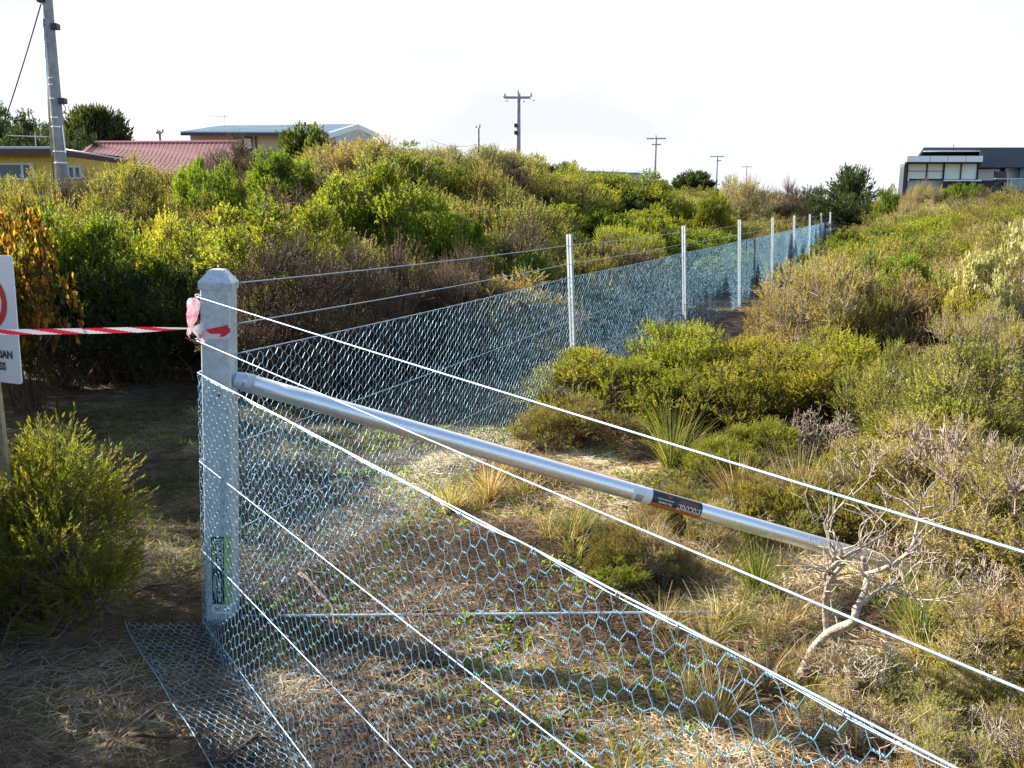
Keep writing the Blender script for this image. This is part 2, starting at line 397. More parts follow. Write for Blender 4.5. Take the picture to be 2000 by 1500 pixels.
    sv = rng.uniform(0, 1, len(Vs)); sv = np.repeat(rng.uniform(0, 1, len(Vs)//6 + 1), 6)[:len(Vs)]
    return (Vf, Ff, av), (Vs, Fs, sv)
def bare_bush(depth=5, seed=0, spread=.55, first=.30, n0=5, thick=1.0):
    """leafless twiggy shrub, about one unit wide and high"""
    r = np.random.default_rng(seed); A, B, RA, RB = [], [], [], []
    def grow(p, d, L, rad, lv):
        if lv == 0: return
        q = p
        for _ in range(2):
            d2 = d + r.normal(size=3) * .22; d2 /= np.linalg.norm(d2); q2 = q + d2 * L / 2
            A.append(q); B.append(q2); RA.append(rad); RB.append(rad * .82); q = q2; d = d2; rad *= .82
        for _ in range(3 if lv > 2 else 4):
            e = d + r.normal(size=3) * spread; e[2] += .18; e /= np.linalg.norm(e)
            grow(q, e, L * r.uniform(.62, .85), rad * r.uniform(.55, .75), lv - 1)
    for k in range(n0):
        a = k * 2 * math.pi / n0 + r.uniform(0, 1); d = np.array([math.cos(a)*.6, math.sin(a)*.6, .8]); d /= np.linalg.norm(d)
        grow(np.zeros(3), d, first, .022, depth)
    A, B, RA, RB = map(np.array, (A, B, RA, RB)); RA = np.maximum(RA, .0022); RB = np.maximum(RB, .0016); RA = np.maximum(RA * min(thick, 1.6), .0022 * thick); RB = np.maximum(RB * min(thick, 1.6), .0016 * thick)
    V, F = sticks(A, B, RA, RB)
    V[:, 2] = np.maximum(V[:, 2], -.02)
    return V, F, np.repeat(r.uniform(0, 1, len(A)), 6)

BARK = {'bright': 'bark', 'yellow': 'bark', 'heath': 'bark', 'tan': 'greybark', 'grey': 'bark', 'dark': 'bark', 'orange': 'bark', 'cream': 'greybark', 'needle': 'bark'}
PROTO = {}      # kind -> list of (foliage mesh, stem mesh)
for kd, cnt in (('bright', 4), ('yellow', 3), ('heath', 3), ('tan', 3), ('grey', 2), ('dark', 2), ('orange', 1), ('cream', 1), ('needle', 1)):
    PROTO[kd] = []
    for i in range(cnt):
        (Vf, Ff, av), (Vs, Fs, sv) = gen_shrub(kd, 1.0 if kd not in ('needle',) else 2.2)
        PROTO[kd].append((np_mesh(kd + '_foliage', Vf, [Ff], [M[kd]], av), np_mesh(kd + '_stems', Vs, [Fs], [M[BARK[kd]]], sv)))
STUFF = {}
for kd in ('bright', 'yellow', 'heath', 'tan', 'grey', 'dark'):
    STUFF[kd] = []
    for i in range(2):
        (Vf, Ff, av), (Vs, Fs, sv) = gen_shrub(kd, .7)
        V = np.concatenate([Vf, Vs]); F = np.concatenate([Ff, Fs + len(Vf)])
        me = np_mesh(kd + '_scrub', V, [F], [M[kd], M[BARK[kd]]], np.concatenate([av, sv]), midx=np.r_[np.zeros(len(Ff)), np.ones(len(Fs))])
        STUFF[kd].append(bpy.data.objects.new(kd + '_scrub', me))

_cnt = {}
def place_shrub(x, y, R, Hh, kind, name, label, cat='shrub', group=None, rz=None):
    i = _cnt.get(kind, 0); _cnt[kind] = i + 1
    fm, sm = PROTO[kind][i % len(PROTO[kind])]
    g = H(x, y) - .03
    e = empty(name, (x, y, g), label, cat, group, rz=random.uniform(0, 6.28) if rz is None else rz)
    e.scale = (R, R * random.uniform(.9, 1.1), Hh)
    link('foliage', fm, e); link('stems', sm, e)
    return e
def shrub(px, d, wpx, topy, kind, name, label, group=None, rz=None, hmin=.3):
    t = at(px, topy, d); R = wpx / 2 / 1784 * d / .80
    return place_shrub(t.x, d, R, max(hmin, (t.z - H(t.x, d)) / 1.02), kind, name, label, group=group, rz=rz)

# ------------------------------------------------------------------ shrubs one can tell apart
GL = 'shrubs on the bank behind the fence'; GR = 'shrubs right of the fence'
SH = [
 (20, 6.6, 210, 392, 'orange', 'broad_leaf_shrub', 'broad-leaved shrub with orange glow coloured into its leaves rising behind the white sign', GL),
 (185, 8.0, 300, 392, 'bright', 'coastal_shrub', 'bright green fine-leaved shrub just right of the orange-leaved shrub', GL),
 (335, 8.9, 230, 412, 'yellow', 'coastal_shrub', 'yellowish shrub between the two bright green shrubs above the red and white tape', GL),
 (510, 8.1, 400, 388, 'bright', 'coastal_shrub', 'widest bright green shrub, its crown straight above the corner post', GL),
 (700, 10.6, 300, 305, 'bright', 'coastal_shrub', 'tall green shrub with brown bare stems below, highest on the front of the bank', GL),
 (690, 7.4, 270, 495, 'grey', 'dry_shrub', 'dark brown twiggy shrub behind the two plain wires, below the tall green shrub', GL),
 (850, 10.6, 240, 385, 'bright', 'coastal_shrub', 'green shrub with dark lower side, right of the tall green shrub', GL),
 (925, 10.4, 80, 412, 'bright', 'coastal_shrub', 'small upright yellow-green shrub standing out left of the first line post', GL),
 (1045, 9.7, 90, 490, 'bright', 'coastal_shrub', 'small low green shrub in shade just left of the first line post', GL),
 (375, 14.0, 130, 298, 'bright', 'coastal_shrub', 'bright rounded shrub in front of the right end of the red roof', GL),
 (440, 13.0, 150, 318, 'bright', 'coastal_shrub', 'bright rounded shrub with bumpy crown, lower middle of the trio below the pale house', GL),
 (565, 14.6, 170, 284, 'bright', 'coastal_shrub', 'bright shrub below the window of the pale house, right one of the rounded trio', GL),
 (825, 15.5, 170, 300, 'bright', 'coastal_shrub', 'shaded green shrub on the slope right of the tall green shrub', GL),
 (960, 12.0, 330, 378, 'heath', 'heath_shrub', 'olive heath shrub with fine upright shoots left of the tall first line post', GL),
 (1010, 10.4, 240, 425, 'grey', 'dry_shrub', 'purple-brown bare-twigged shrub directly behind the first line post', GL),
 (1230, 13.2, 170, 448, 'yellow', 'coastal_shrub', 'yellow-tipped low shrub behind the wires between first and second line posts', GL),
 (1395, 21.0, 110, 362, 'bright', 'coastal_shrub', 'bright green shrub above the third line post', GL),
 (1270, 24.0, 190, 335, 'bright', 'coastal_shrub', 'broad bright green shrub on the far rise below the cross-armed pole', GL),
 (1180, 25.0, 100, 337, 'bright', 'coastal_shrub', 'small bright shrub at the left end of the far green rise', GL),
 (60, 10.2, 230, 368, 'heath', 'heath_shrub', 'dark olive shrub in front of the yellow house window', GL),
 (235, 13.0, 250, 325, 'heath', 'heath_shrub', 'olive grey shrub below the sloping maroon fascia of the yellow house', GL),
 (270, 16.5, 240, 316, 'heath', 'heath_shrub', 'wide olive heath shrub hiding the lower edge of the red roof', GL),
 (165, 15.0, 200, 352, 'grey', 'dry_shrub', 'grey-brown shrub at the foot of the big power pole', GL),
 (20, 14.0, 200, 366, 'heath', 'heath_shrub', 'olive shrub below the left window of the yellow house', GL),
 (640, 17.0, 260, 285, 'heath', 'heath_shrub', 'broad olive shrub on the ridge in front of the gable of the pale house', GL),
 (455, 18.5, 190, 272, 'grey', 'dry_shrub', 'grey-brown mounded shrub between the red roof and the pale house wall', GL),
 (1600, 9.3, 130, 522, 'yellow', 'coastal_shrub', 'olive green shrub at the edge of the bare strip, right of the fourth line post', GR),
 (1765, 8.6, 200, 488, 'bright', 'coastal_shrub', 'green-topped shrub with a fan of bare brown stems on the right', GR),
 (1965, 7.4, 150, 440, 'cream', 'broad_leaf_shrub', 'pale cream-leaved shrub at the right edge below the modern house', GR),
 (1930, 6.4, 190, 590, 'tan', 'heath_shrub', 'tan shrub below the pale cream-leaved shrub at the right edge', GR),
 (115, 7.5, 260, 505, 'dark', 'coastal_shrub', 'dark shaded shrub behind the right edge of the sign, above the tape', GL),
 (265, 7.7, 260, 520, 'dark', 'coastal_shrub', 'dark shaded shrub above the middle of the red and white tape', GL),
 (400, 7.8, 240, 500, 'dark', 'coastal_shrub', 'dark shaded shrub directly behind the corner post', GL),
 (560, 6.9, 280, 480, 'grey', 'dry_shrub', 'dark brown twiggy shrub just right of the corner post cap, behind the plain wires', GL),
 (800, 8.0, 240, 470, 'grey', 'dry_shrub', 'shaded brown twiggy shrub behind the plain wires, midway to the first line post', GL),
 (910, 8.7, 170, 495, 'grey', 'dry_shrub', 'bare twiggy shrub low behind the netting, left of the small green shrub', GL),
 (1530, 30.0, 110, 352, 'grey', 'dry_shrub', 'grey leafless-looking tall shrub behind the fourth line post', GL),
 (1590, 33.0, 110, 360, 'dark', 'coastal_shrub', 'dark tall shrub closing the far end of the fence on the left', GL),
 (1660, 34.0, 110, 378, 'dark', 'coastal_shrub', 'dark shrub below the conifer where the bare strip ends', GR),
 (1450, 29.0, 130, 345, 'tan', 'heath_shrub', 'pale brown mounded shrub left of the grey tall shrub on the skyline', GL),
 (1858, 31.0, 70, 353, 'bright', 'coastal_shrub', 'bright green shrub in front of the dark wall of the modern house', GR),
 (1905, 31.5, 60, 358, 'bright', 'coastal_shrub', 'bright green shrub before the left end of the glass balustrade', GR),
 (1800, 31.0, 70, 352, 'tan', 'heath_shrub', 'brown shrub under the windows of the modern house', GR),
 (1742, 32.0, 70, 358, 'bright', 'coastal_shrub', 'low green shrub at the white column of the modern house', GR),
 (1065, 5.5, 130, 840, 'heath', 'heath_shrub', 'small grey-green shrub against the far netting, left of the low rounded shrub', GR),
 (1160, 6.4, 290, 668, 'yellow', 'coastal_shrub', 'yellow-green shrub touching the foot of the first line post', GR),
 (1325, 6.5, 270, 636, 'yellow', 'coastal_shrub', 'yellow-green shrub with the tallest upright shoots, under the second line post', GR),
 (1475, 6.4, 290, 645, 'yellow', 'coastal_shrub', 'yellow-green shrub in the middle of the long clump beside the bare strip', GR),
 (1630, 6.4, 260, 632, 'yellow', 'coastal_shrub', 'rightmost yellow-green shrub of the long clump beside the bare strip', GR),
 (1135, 5.6, 240, 775, 'heath', 'heath_shrub', 'low rounded greyish shrub crossed by the top plain wire, left of the tussock', GR),
 (1690, 6.0, 200, 700, 'heath', 'heath_shrub', 'olive shrub between the long yellow-green clump and the big olive shrub', GR),
 (1265, 6.0, 270, 705, 'yellow', 'coastal_shrub', 'front yellow-green shrub of the clump, straight above the green tussock', GR),
 (1420, 5.9, 290, 700, 'yellow', 'coastal_shrub', 'front yellow-green shrub in the middle of the clump, with dark hollow below it', GR),
 (1590, 5.9, 290, 690, 'yellow', 'coastal_shrub', 'front yellow-green shrub at the right end of the clump', GR),
 (1700, 7.6, 190, 560, 'heath', 'heath_shrub', 'olive shrub between the bare strip and the fan of bare stems', GR),
 (1880, 7.6, 200, 560, 'yellow', 'coastal_shrub', 'yellow-green shrub right of the fan of bare stems', GR),
 (1760, 5.2, 220, 690, 'heath', 'heath_shrub', 'dark olive shrub right of the bare pale-twigged bush', GR),
 (1400, 4.75, 150, 905, 'yellow', 'coastal_shrub', 'low yellow-green shrub right behind the lettered sticker of the stay', GR),
 (1690, 4.7, 170, 850, 'yellow', 'coastal_shrub', 'small green shrub in the dark hollow right of the bare pale-twigged bush', GR),
 (1480, 5.1, 150, 815, 'yellow', 'coastal_shrub', 'small yellow-tipped shrub just left of the bare pale-twigged bush', GR),
 (1890, 4.6, 420, 680, 'heath', 'heath_shrub', 'big olive twiggy shrub filling the right edge above the plain wires', GR),
 (1830, 4.3, 360, 800, 'tan', 'heath_shrub', 'pale twiggy shrub over the buried foot of the steel stay', GR),
 (2010, 3.45, 460, 860, 'tan', 'heath_shrub', 'brown heath shrub at the right edge where the top plain wire leaves the picture', GR),
 (1960, 2.8, 380, 1200, 'tan', 'heath_shrub', 'tan shrub in the bottom right corner', GR),
]
for a in SH: shrub(*a[:5], a[5], a[6], group=a[7])
# needle-leaved bush beside the path, with the sign above it
nb = at(95, 815, 3.25)
nbush = place_shrub(nb.x - .14, 3.2, .54, .70, 'needle', 'needle_leaf_bush', 'backlit needle-leaved bush with yellow tips in the left foreground, below the sign', 'bush', rz=1.0)
# shrubs beyond the left edge of the view; they shade the foot of the corner post
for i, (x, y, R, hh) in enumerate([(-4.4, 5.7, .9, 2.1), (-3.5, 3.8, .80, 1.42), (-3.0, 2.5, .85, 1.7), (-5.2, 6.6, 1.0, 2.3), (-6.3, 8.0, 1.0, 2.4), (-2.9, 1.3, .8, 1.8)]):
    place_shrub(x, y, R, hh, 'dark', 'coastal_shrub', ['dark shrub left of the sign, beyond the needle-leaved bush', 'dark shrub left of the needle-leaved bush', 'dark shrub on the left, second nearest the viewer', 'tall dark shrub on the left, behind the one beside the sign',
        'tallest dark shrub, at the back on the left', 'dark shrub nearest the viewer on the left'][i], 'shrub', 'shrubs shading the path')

# bare pale-twigged bush
for (px, d, wpx, topy, sdv, lab) in [(1615, 5.3, 150, 790, 5, 'leafless pale-twigged bush standing upright right of the tussock'),
                                (1840, 3.9, 230, 800, 9, 'tangle of bare grey twigs in front of the big olive shrub'),
                                (1735, 4.1, 230, 850, 12, 'bare brown-grey twig bush right above the buried end of the stay'),
                                (1955, 3.75, 260, 810, 14, 'tall bare twig bush at the right edge above the top plain wire'),
                                (1800, 3.35, 240, 1010, 17, 'low bare twig tangle between the gnarled branch and the right edge'),
                                (1930, 3.0, 260, 1080, 21, 'bare grey twig bush at the right edge between the two upper plain wires')]:
    t = at(px, topy, d); V, F, av = bare_bush(5, sdv, thick=2.6)
    V[:, :2] /= np.percentile(np.abs(V[:, :2]), 97); V[:, 2] /= V[:, 2].max()
    e = empty('bare_bush', (t.x, d, H(t.x, d) - .02), lab, 'bush', rz=1.0); R = wpx / 2 / 1784 * d
    # keep twigs slender: scale the points, thickness was made for one metre
    V = V * np.array([R, R, t.z - H(t.x, d)])
    link('stems', np_mesh('bare_bush_stems', V, [F], [M['greybark']], av), e)

# ------------------------------------------------------------------ scrub, as uncountable cover
def gn_scatter(name, pts, rots, scls, picks, objs, label, cat, seed=0):
    me = bpy.data.meshes.new(name); me.vertices.add(len(pts)); me.vertices.foreach_set('co', np.asarray(pts, np.float32).ravel())
    for nm, arr in (('rot', rots), ('scl', scls)):
        a = me.attributes.new(nm, 'FLOAT_VECTOR', 'POINT'); a.data.foreach_set('vector', np.asarray(arr, np.float32).ravel())
    a = me.attributes.new('pick', 'INT', 'POINT'); a.data.foreach_set('value', np.asarray(picks, np.int32))
    o = link(name, me)
    c = bpy.data.collections.new(name + '_sources')
    for k, s in enumerate(objs):
        s2 = bpy.data.objects.new('%02d_%s' % (k, name), s.data); c.objects.link(s2)
    g = bpy.data.node_groups.new(name, 'GeometryNodeTree')
    g.interface.new_socket('Geometry', in_out='INPUT', socket_type='NodeSocketGeometry')
    g.interface.new_socket('Geometry', in_out='OUTPUT', socket_type='NodeSocketGeometry')
    N, L = g.nodes, g.links
    gi = N.new('NodeGroupInput'); go = N.new('NodeGroupOutput')
    ci = N.new('GeometryNodeCollectionInfo'); ci.inputs['Collection'].default_value = c
    ci.inputs['Separate Children'].default_value = True; ci.inputs['Reset Children'].default_value = True
    ip = N.new('GeometryNodeInstanceOnPoints'); ip.inputs['Pick Instance'].default_value = True
    def attr(nm, ty):
        n = N.new('GeometryNodeInputNamedAttribute'); n.data_type = ty; n.inputs['Name'].default_value = nm
        return [s for s in n.outputs if s.enabled and s.name == 'Attribute'][0]
    e2r = N.new('FunctionNodeEulerToRotation')
    L.new(attr('rot', 'FLOAT_VECTOR'), e2r.inputs[0]); L.new(e2r.outputs[0], ip.inputs['Rotation'])
    L.new(attr('scl', 'FLOAT_VECTOR'), ip.inputs['Scale']); L.new(attr('pick', 'INT'), ip.inputs['Instance Index'])
    L.new(gi.outputs[0], ip.inputs['Points']); L.new(ci.outputs[0], ip.inputs['Instance'])
    L.new(ip.outputs[0], go.inputs[0])
    md = o.modifiers.new('scatter', 'NODES'); md.node_group = g
    return tag(o, label, cat, kind='stuff')

def scatter_scrub(name, label, cond, region, n, mix, size, hgt, sep, seed):
    r = np.random.default_rng(seed); P = []; cell = {}
    x0, x1, y0, y1 = region; tries = 0
    while len(P) < n and tries < n * 40:
        tries += 1; y = y0 + (y1 - y0) * r.random() ** 1.35; x = r.uniform(x0, x1) if x0 is not None else 0
        if abs(x) > y * .62 + 3.0: continue
        if not cond(x, y): continue
        s = sep * (1 + max(0, y - 12) * .035); key = (int(x // s), int(y // s))
        if any((x-q[0])**2 + (y-q[1])**2 < (s*.8)**2 for a in (-1, 0, 1) for b in (-1, 0, 1) for q in cell.get((key[0]+a, key[1]+b), [])): continue
        cell.setdefault(key, []).append((x, y)); P.append((x, y))
    P = np.array(P); N = len(P); objs = [o for k in STUFF for o in STUFF[k]]; ks = list(STUFF)
    nn = fbm(P[:, 0]*.35 + seed, P[:, 1]*.35) + r.normal(size=N) * .10
    order = np.argsort(np.argsort(nn)) / N
    cum = np.cumsum([m[1] for m in mix]); cum = cum / cum[-1]
    idx = np.searchsorted(cum, order); idx = np.minimum(idx, len(mix)-1)
    pick = np.array([ks.index(mix[i][0]) * 2 + r.integers(0, 2) for i in idx])
    grow = 1 + np.maximum(0, P[:, 1] - 12) * .03
    sz = r.uniform(*size, N) * grow; hz = r.uniform(*hgt, N) * (1 + .0 * sz)
    Z = height(P[:, 0], P[:, 1]) - .05
    pts = np.c_[P, Z]; rot = np.c_[r.normal(size=(N, 2)) * .06, r.uniform(0, 6.28, N)]
    return gn_scatter(name, pts, rot, np.c_[sz, sz, hz], pick, objs, label, 'scrub')
protected = [(P1.x, P1.y, 1.2)]
def left_ok(x, y):
    u = float(udist(x, y)); return (u > 1.0 + .25 * fbm(y*.7, 1.0) and y > 8.1 and y < 62) or (y > 36.5)
def right_ok(x, y):
    u = float(udist(x, y)); return (u < -1.65 - .3 * fbm(y*.6, 4.0) and y > 7.6 and y < 62) or (y > 36.5 and u < 1)
scatter_scrub('bank_scrub', 'dense coastal heath scrub covering the bank behind the fence', left_ok, (-32, 34, 7.5, 62), 900,
    [('bright', 1.0), ('dark', .4), ('yellow', .8), ('heath', 2.4), ('grey', 1.0), ('tan', 1.0)], (.65, 1.10), (.75, 1.30), .74, 11)
scatter_scrub('heath_scrub', 'dense tan and olive heath scrub covering the ground right of the fence', right_ok, (0, 42, 7, 62), 700,
    [('bright', .35), ('yellow', 1.0), ('heath', 2.6), ('tan', 2.2), ('grey', .5)], (.60, .95), (.75, 1.15), .62, 12)

# ------------------------------------------------------------------ grasses and litter
def blades(P, D, L, W, curl, seg=3, flat=False):
    """curved strips; P base, D start direction"""
    n = len(P); S = perp(D, np.tile([0, 0, 1.0], (n, 1)) + rng.normal(size=(n, 3)) * (.25 if not flat else .8))
    V = []; Q = P.copy(); d = D.copy(); W = np.broadcast_to(W, n)
    for i in range(seg + 1):
        wv = (W * (1 - .8 * i / seg))[:, None] * .5
        V += [Q - S*wv, Q + S*wv]
        Q = Q + d * (L / seg)[:, None]; d = unit(d + curl)
    V = np.stack(V, 1).reshape(-1, 3); b = (np.arange(n) * 2 * (seg+1))[:, None]
    F = np.concatenate([np.concatenate([b+2*i, b+2*i+1, b+2*i+3, b+2*i+2], 1) for i in range(seg)])
    return V, F
def litter(name, label, n, region, mat, Lr, Wd, keep, up=.18, lift=.02, cat='litter', direc=None):
    x = rng.uniform(region[0], region[1], n); y = region[2] + (region[3]-region[2]) * rng.random(n) ** 1.3
    k = keep(x, y); x, y = x[k], y[k]; n = len(x)
    z = height(x, y) + rng.uniform(0, lift, n)
    a = rng.uniform(0, 6.28, n) if direc is None else direc + rng.normal(size=n) * .7
    D = unit(np.c_[np.cos(a), np.sin(a), rng.uniform(-.02, up*2, n)])
    curl = np.c_[rng.normal(size=(n, 2)) * .28, rng.uniform(-.22, 0, n)]
    L = rng.uniform(*Lr, n); V, F = blades(np.c_[x, y, z], D, L, Wd * rng.uniform(.6, 1.4, n), curl, 3, True)
    cl = 1.5 * fbm(x * 1.9, y * 1.9) + rng.normal(size=n) * .22
    av = np.repeat(np.clip(.40 + cl, 0, 1), 8)
    o = link(name, np_mesh(name, V, [F], [M[mat]], av)); return tag(o, label, cat, kind='stuff')
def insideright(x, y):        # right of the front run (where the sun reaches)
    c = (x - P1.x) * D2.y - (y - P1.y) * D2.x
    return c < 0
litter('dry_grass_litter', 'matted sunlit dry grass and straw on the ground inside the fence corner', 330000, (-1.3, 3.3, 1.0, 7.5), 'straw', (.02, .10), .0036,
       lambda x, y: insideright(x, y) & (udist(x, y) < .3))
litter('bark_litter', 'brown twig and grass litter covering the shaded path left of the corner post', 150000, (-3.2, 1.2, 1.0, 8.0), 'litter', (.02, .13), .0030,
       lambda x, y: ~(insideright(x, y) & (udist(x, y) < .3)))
litter('strip_litter', 'dark leaf litter on the bare strip along the far run of the fence', 26000, (0, 12, 6, 30), 'litter', (.05, .2), .010,
       lambda x, y: (udist(x, y) < .8) & (udist(x, y) > -2.2))
# moss and short green growth
litter('short_grass', 'short green grass and moss scattered over the path and between the straw', 60000, (-3.0, 3.2, 1.2, 8.0), 'grass', (.02, .06), .006,
       lambda x, y: (fbm(x*1.1+5, y*1.1) > .14) | ((np.hypot((x + 2.1)/1.1, (y - 5.6)/1.0) < 1) & (fbm(x*3, y*3) > -.1)), up=1.4, cat='grass')

def tussock_arrays(n, L, spread, Wd, droop=.22):
    a = rng.uniform(0, 6.28, n); r = np.abs(rng.normal(size=n)) * spread
    D = unit(np.c_[np.cos(a)*r, np.sin(a)*r, np.ones(n)]); P = np.c_[np.cos(a), np.sin(a), np.zeros(n)] * (rng.random(n) * .05)[:, None]
    curl = np.c_[np.cos(a), np.sin(a), -np.ones(n)] * (rng.random(n) * droop)[:, None]
    V, F = blades(P, D, L * rng.uniform(.45, 1.1, n), Wd, curl, 4)
    return V, F, np.repeat(rng.random(n), 10)
def tussock(px, py, L, n, mat, label, Wd=.0045, spread=.55):
    p = gnd(px, py); V, F, av = tussock_arrays(n, L, spread, Wd)
    e = empty('grass_tussock', (p.x, p.y, H(p.x, p.y)), label, 'tussock', 'grass tussocks inside the fence corner')
    link('blades', np_mesh('tussock_blades', V, [F], [M[mat]], av), e)
tussock(1310, 925, .48, 260, 'grass', 'green grass tussock with long arching blades between the low greyish shrub and the stay')
tussock(1560, 1010, .42, 240, 'tuftdry', 'dry straw-coloured tussock behind the stay right of the lettered sticker')
tussock(1440, 1000, .34, 200, 'tuftdry', 'short dry tussock rising right behind the stay sticker')
tussock(1800, 1230, .34, 160, 'grass', 'green tussock beside the gnarled grey branch')
tussock(955, 985, .26, 220, 'tuftdry', 'pale straw tuft in front of the far netting below the stay')
tussock(880, 1000, .20, 200, 'tuftdry', 'pale tuft behind the near netting, left of the other straw tuft')
tussock(1000, 940, .24, 200, 'tuftdry', 'dry tuft between the far netting and the low greyish shrub')
tussock(1270, 1110, .22, 200, 'tuftdry', 'dry tuft between the second plain wire and the tie rod')
tussock(1480, 1150, .26, 200, 'grass', 'green and straw tuft right of the end of the tie rod')
tussock(1400, 1390, .18, 160, 'tuftdry', 'short dry tuft behind the near netting at the bottom of the picture')
tussock(1120, 1060, .2, 120, 'grass', 'small green tuft under the stay')

tobj = []
for k in range(3):
    V, F, av = tussock_arrays(60, .16, .9, .0040, .35); me = np_mesh('dry_tuft', V, [F], [M['tuftdry']], av); tobj.append(bpy.data.objects.new('dry_tuft', me))
V, F, av = tussock_arrays(50, .14, .8, .0045, .3); tobj.append(bpy.data.objects.new('green_tuft', np_mesh('green_tuft', V, [F], [M['grass']], av)))
def tuft_scatter():
    n = 1100; x = rng.uniform(-1, 3.8, n); y = rng.uniform(1.2, 7.2, n)
    k = insideright(x, y) & (udist(x, y) < -.1) & ((fbm(x*1.2, y*1.2) + (x + .8*y - 3.2) * .12) > -.02); x, y = x[k], y[k]; n = len(x)
    s = rng.uniform(.5, 1.4, n)
    gn_scatter('grass_tufts', np.c_[x, y, height(x, y)], np.c_[np.zeros((n, 2)), rng.uniform(0, 6.28, n)], np.c_[s, s, s], rng.choice(4, n, p=[.24, .24, .22, .3]), tobj,
               'short dry and green grass tufts among the straw inside the fence corner', 'grass')
tuft_scatter()
# low heath on the sunny ground right of the front run
SA_B = (gnd(1500, 1120).x, 3.5, gnd(1850, 1120).x)
def low_heath():
    n = 1500; x = rng.uniform(-.3, 4.2, n); y = rng.uniform(1.5, 7.6, n)
    w_ = x + .25*y
    k = insideright(x, y) & (udist(x, y) < -1.0) & (w_ > 1.35 + .9*fbm(x*2, y*2) + .35 * (x < 1)) & ~((np.abs(y - 3.35) < .50) & (x > SA_B[0] - .1) & (x < SA_B[2] + .1)) & ((y < 4.3) | (x > 2.3)); x, y, w_ = x[k], y[k], w_[k]; n = len(x)
    s = rng.uniform(.10, .20, n) + .12 * ss((w_ - 1.9) / .9); objs = [STUFF['tan'][0], STUFF['heath'][0], STUFF['yellow'][1], STUFF['tan'][1]]
    for q in range(3):
        V, F, av = bare_bush(5, 20 + q, .65, .26, 6, thick=1.8); V[:, :2] /= np.percentile(np.abs(V[:, :2]), 97); V[:, 2] *= 1 / V[:, 2].max()
        objs.append(bpy.data.objects.new('twiglet', np_mesh('twiglet', V, [F], [M['greybark']], av)))
    pk = rng.choice(7, n, p=[.20, .30, .15, .17, .06, .06, .06])
    sc = s * np.where(pk > 3, 1.25, 1.0)
    gn_scatter('low_heath', np.c_[x, y, height(x, y) - .02], np.c_[rng.normal(size=(n, 2))*.15, rng.uniform(0, 6.28, n)], np.c_[sc, sc, sc*rng.uniform(.8, 1.4, n)], pk, objs,
               'ankle-high tan and olive heath and dead twigs between the grass at the right', 'heath')
low_heath()
def small_leaves():
    n = 11000; x = rng.uniform(-1, 3.2, n); y = rng.uniform(1.2, 6, n); k = insideright(x, y) & (fbm(x*2.3+9, y*2.3) > .10); x, y = x[k], y[k]; n = len(x)
    m = 4; P = np.repeat(np.c_[x, y, height(x, y) + .015], m, 0); P[:, :2] += rng.normal(size=(n*m, 2))*.006
    D = unit(np.c_[rng.normal(size=(n*m, 2)), rng.uniform(.2, 1.2, n*m)]); V, F = leaves(P, D, rng.uniform(.012, .028, n*m), .011)
    tag(link('creeping_leaves', np_mesh('creeping_leaves', V, [F], [M['bright']], np.repeat(rng.uniform(.4, 1, n*m), 4))), 'small bright green leaves of a creeping plant among the straw', 'ground cover', kind='stuff')
small_leaves()

# fallen sticks
def stick(pts, r, label, mat='bark'):
    P = [gnd(px, py, 0) for px, py in pts]; W = []
    for p in P: W.append(Vector((p.x, p.y, H(p.x, p.y) + r * 1.2 + .012)))
    Q = [W[0]]
    for a, b in zip(W, W[1:]):
        for t in (.5, 1): Q.append(a.lerp(b, t) + Vector([random.uniform(-1, 1) * r * .7 for _ in range(3)]) * (t < 1))
    rs = [r * (1 - .5 * i / len(Q)) * random.uniform(.85, 1.15) for i in range(len(Q))]
    e = empty('fallen_stick', W[0], label, 'stick', 'sticks lying on the ground')
    MB().tube(Q, rs, 7).build('branch', M[mat], e, smooth=True)
stick([(585, 1135), (610, 1150), (650, 1195), (655, 1235)], .009, 'bent brown stick behind the netting just right of the corner post', 'greybark')
stick([(745, 1330), (800, 1318), (850, 1290)], .011, 'short reddish stick behind the netting in the middle of the lower picture')
stick([(640, 1385), (700, 1395), (720, 1440)], .008, 'forked brown stick where the shade ends near the netting foot')
stick([(255, 1447), (290, 1450), (345, 1455)], .007, 'red-brown bark strip at the outer edge of the ground netting')
stick([(250, 1175), (290, 1155), (345, 1150)], .006, 'dark curved stick on the path left of the corner post foot')
stick([(235, 1440), (310, 1385), (420, 1365)], .006, 'long grey stick crossing the ground netting', 'greybark')
stick([(1640, 1060), (1700, 1000), (1760, 985)], .008, 'pale twig lying over the stay foot', 'greybark')
stick([(505, 1440), (440, 1490), (380, 1500)], .007, 'dark stick lying where the ground netting meets the bottom of the picture')

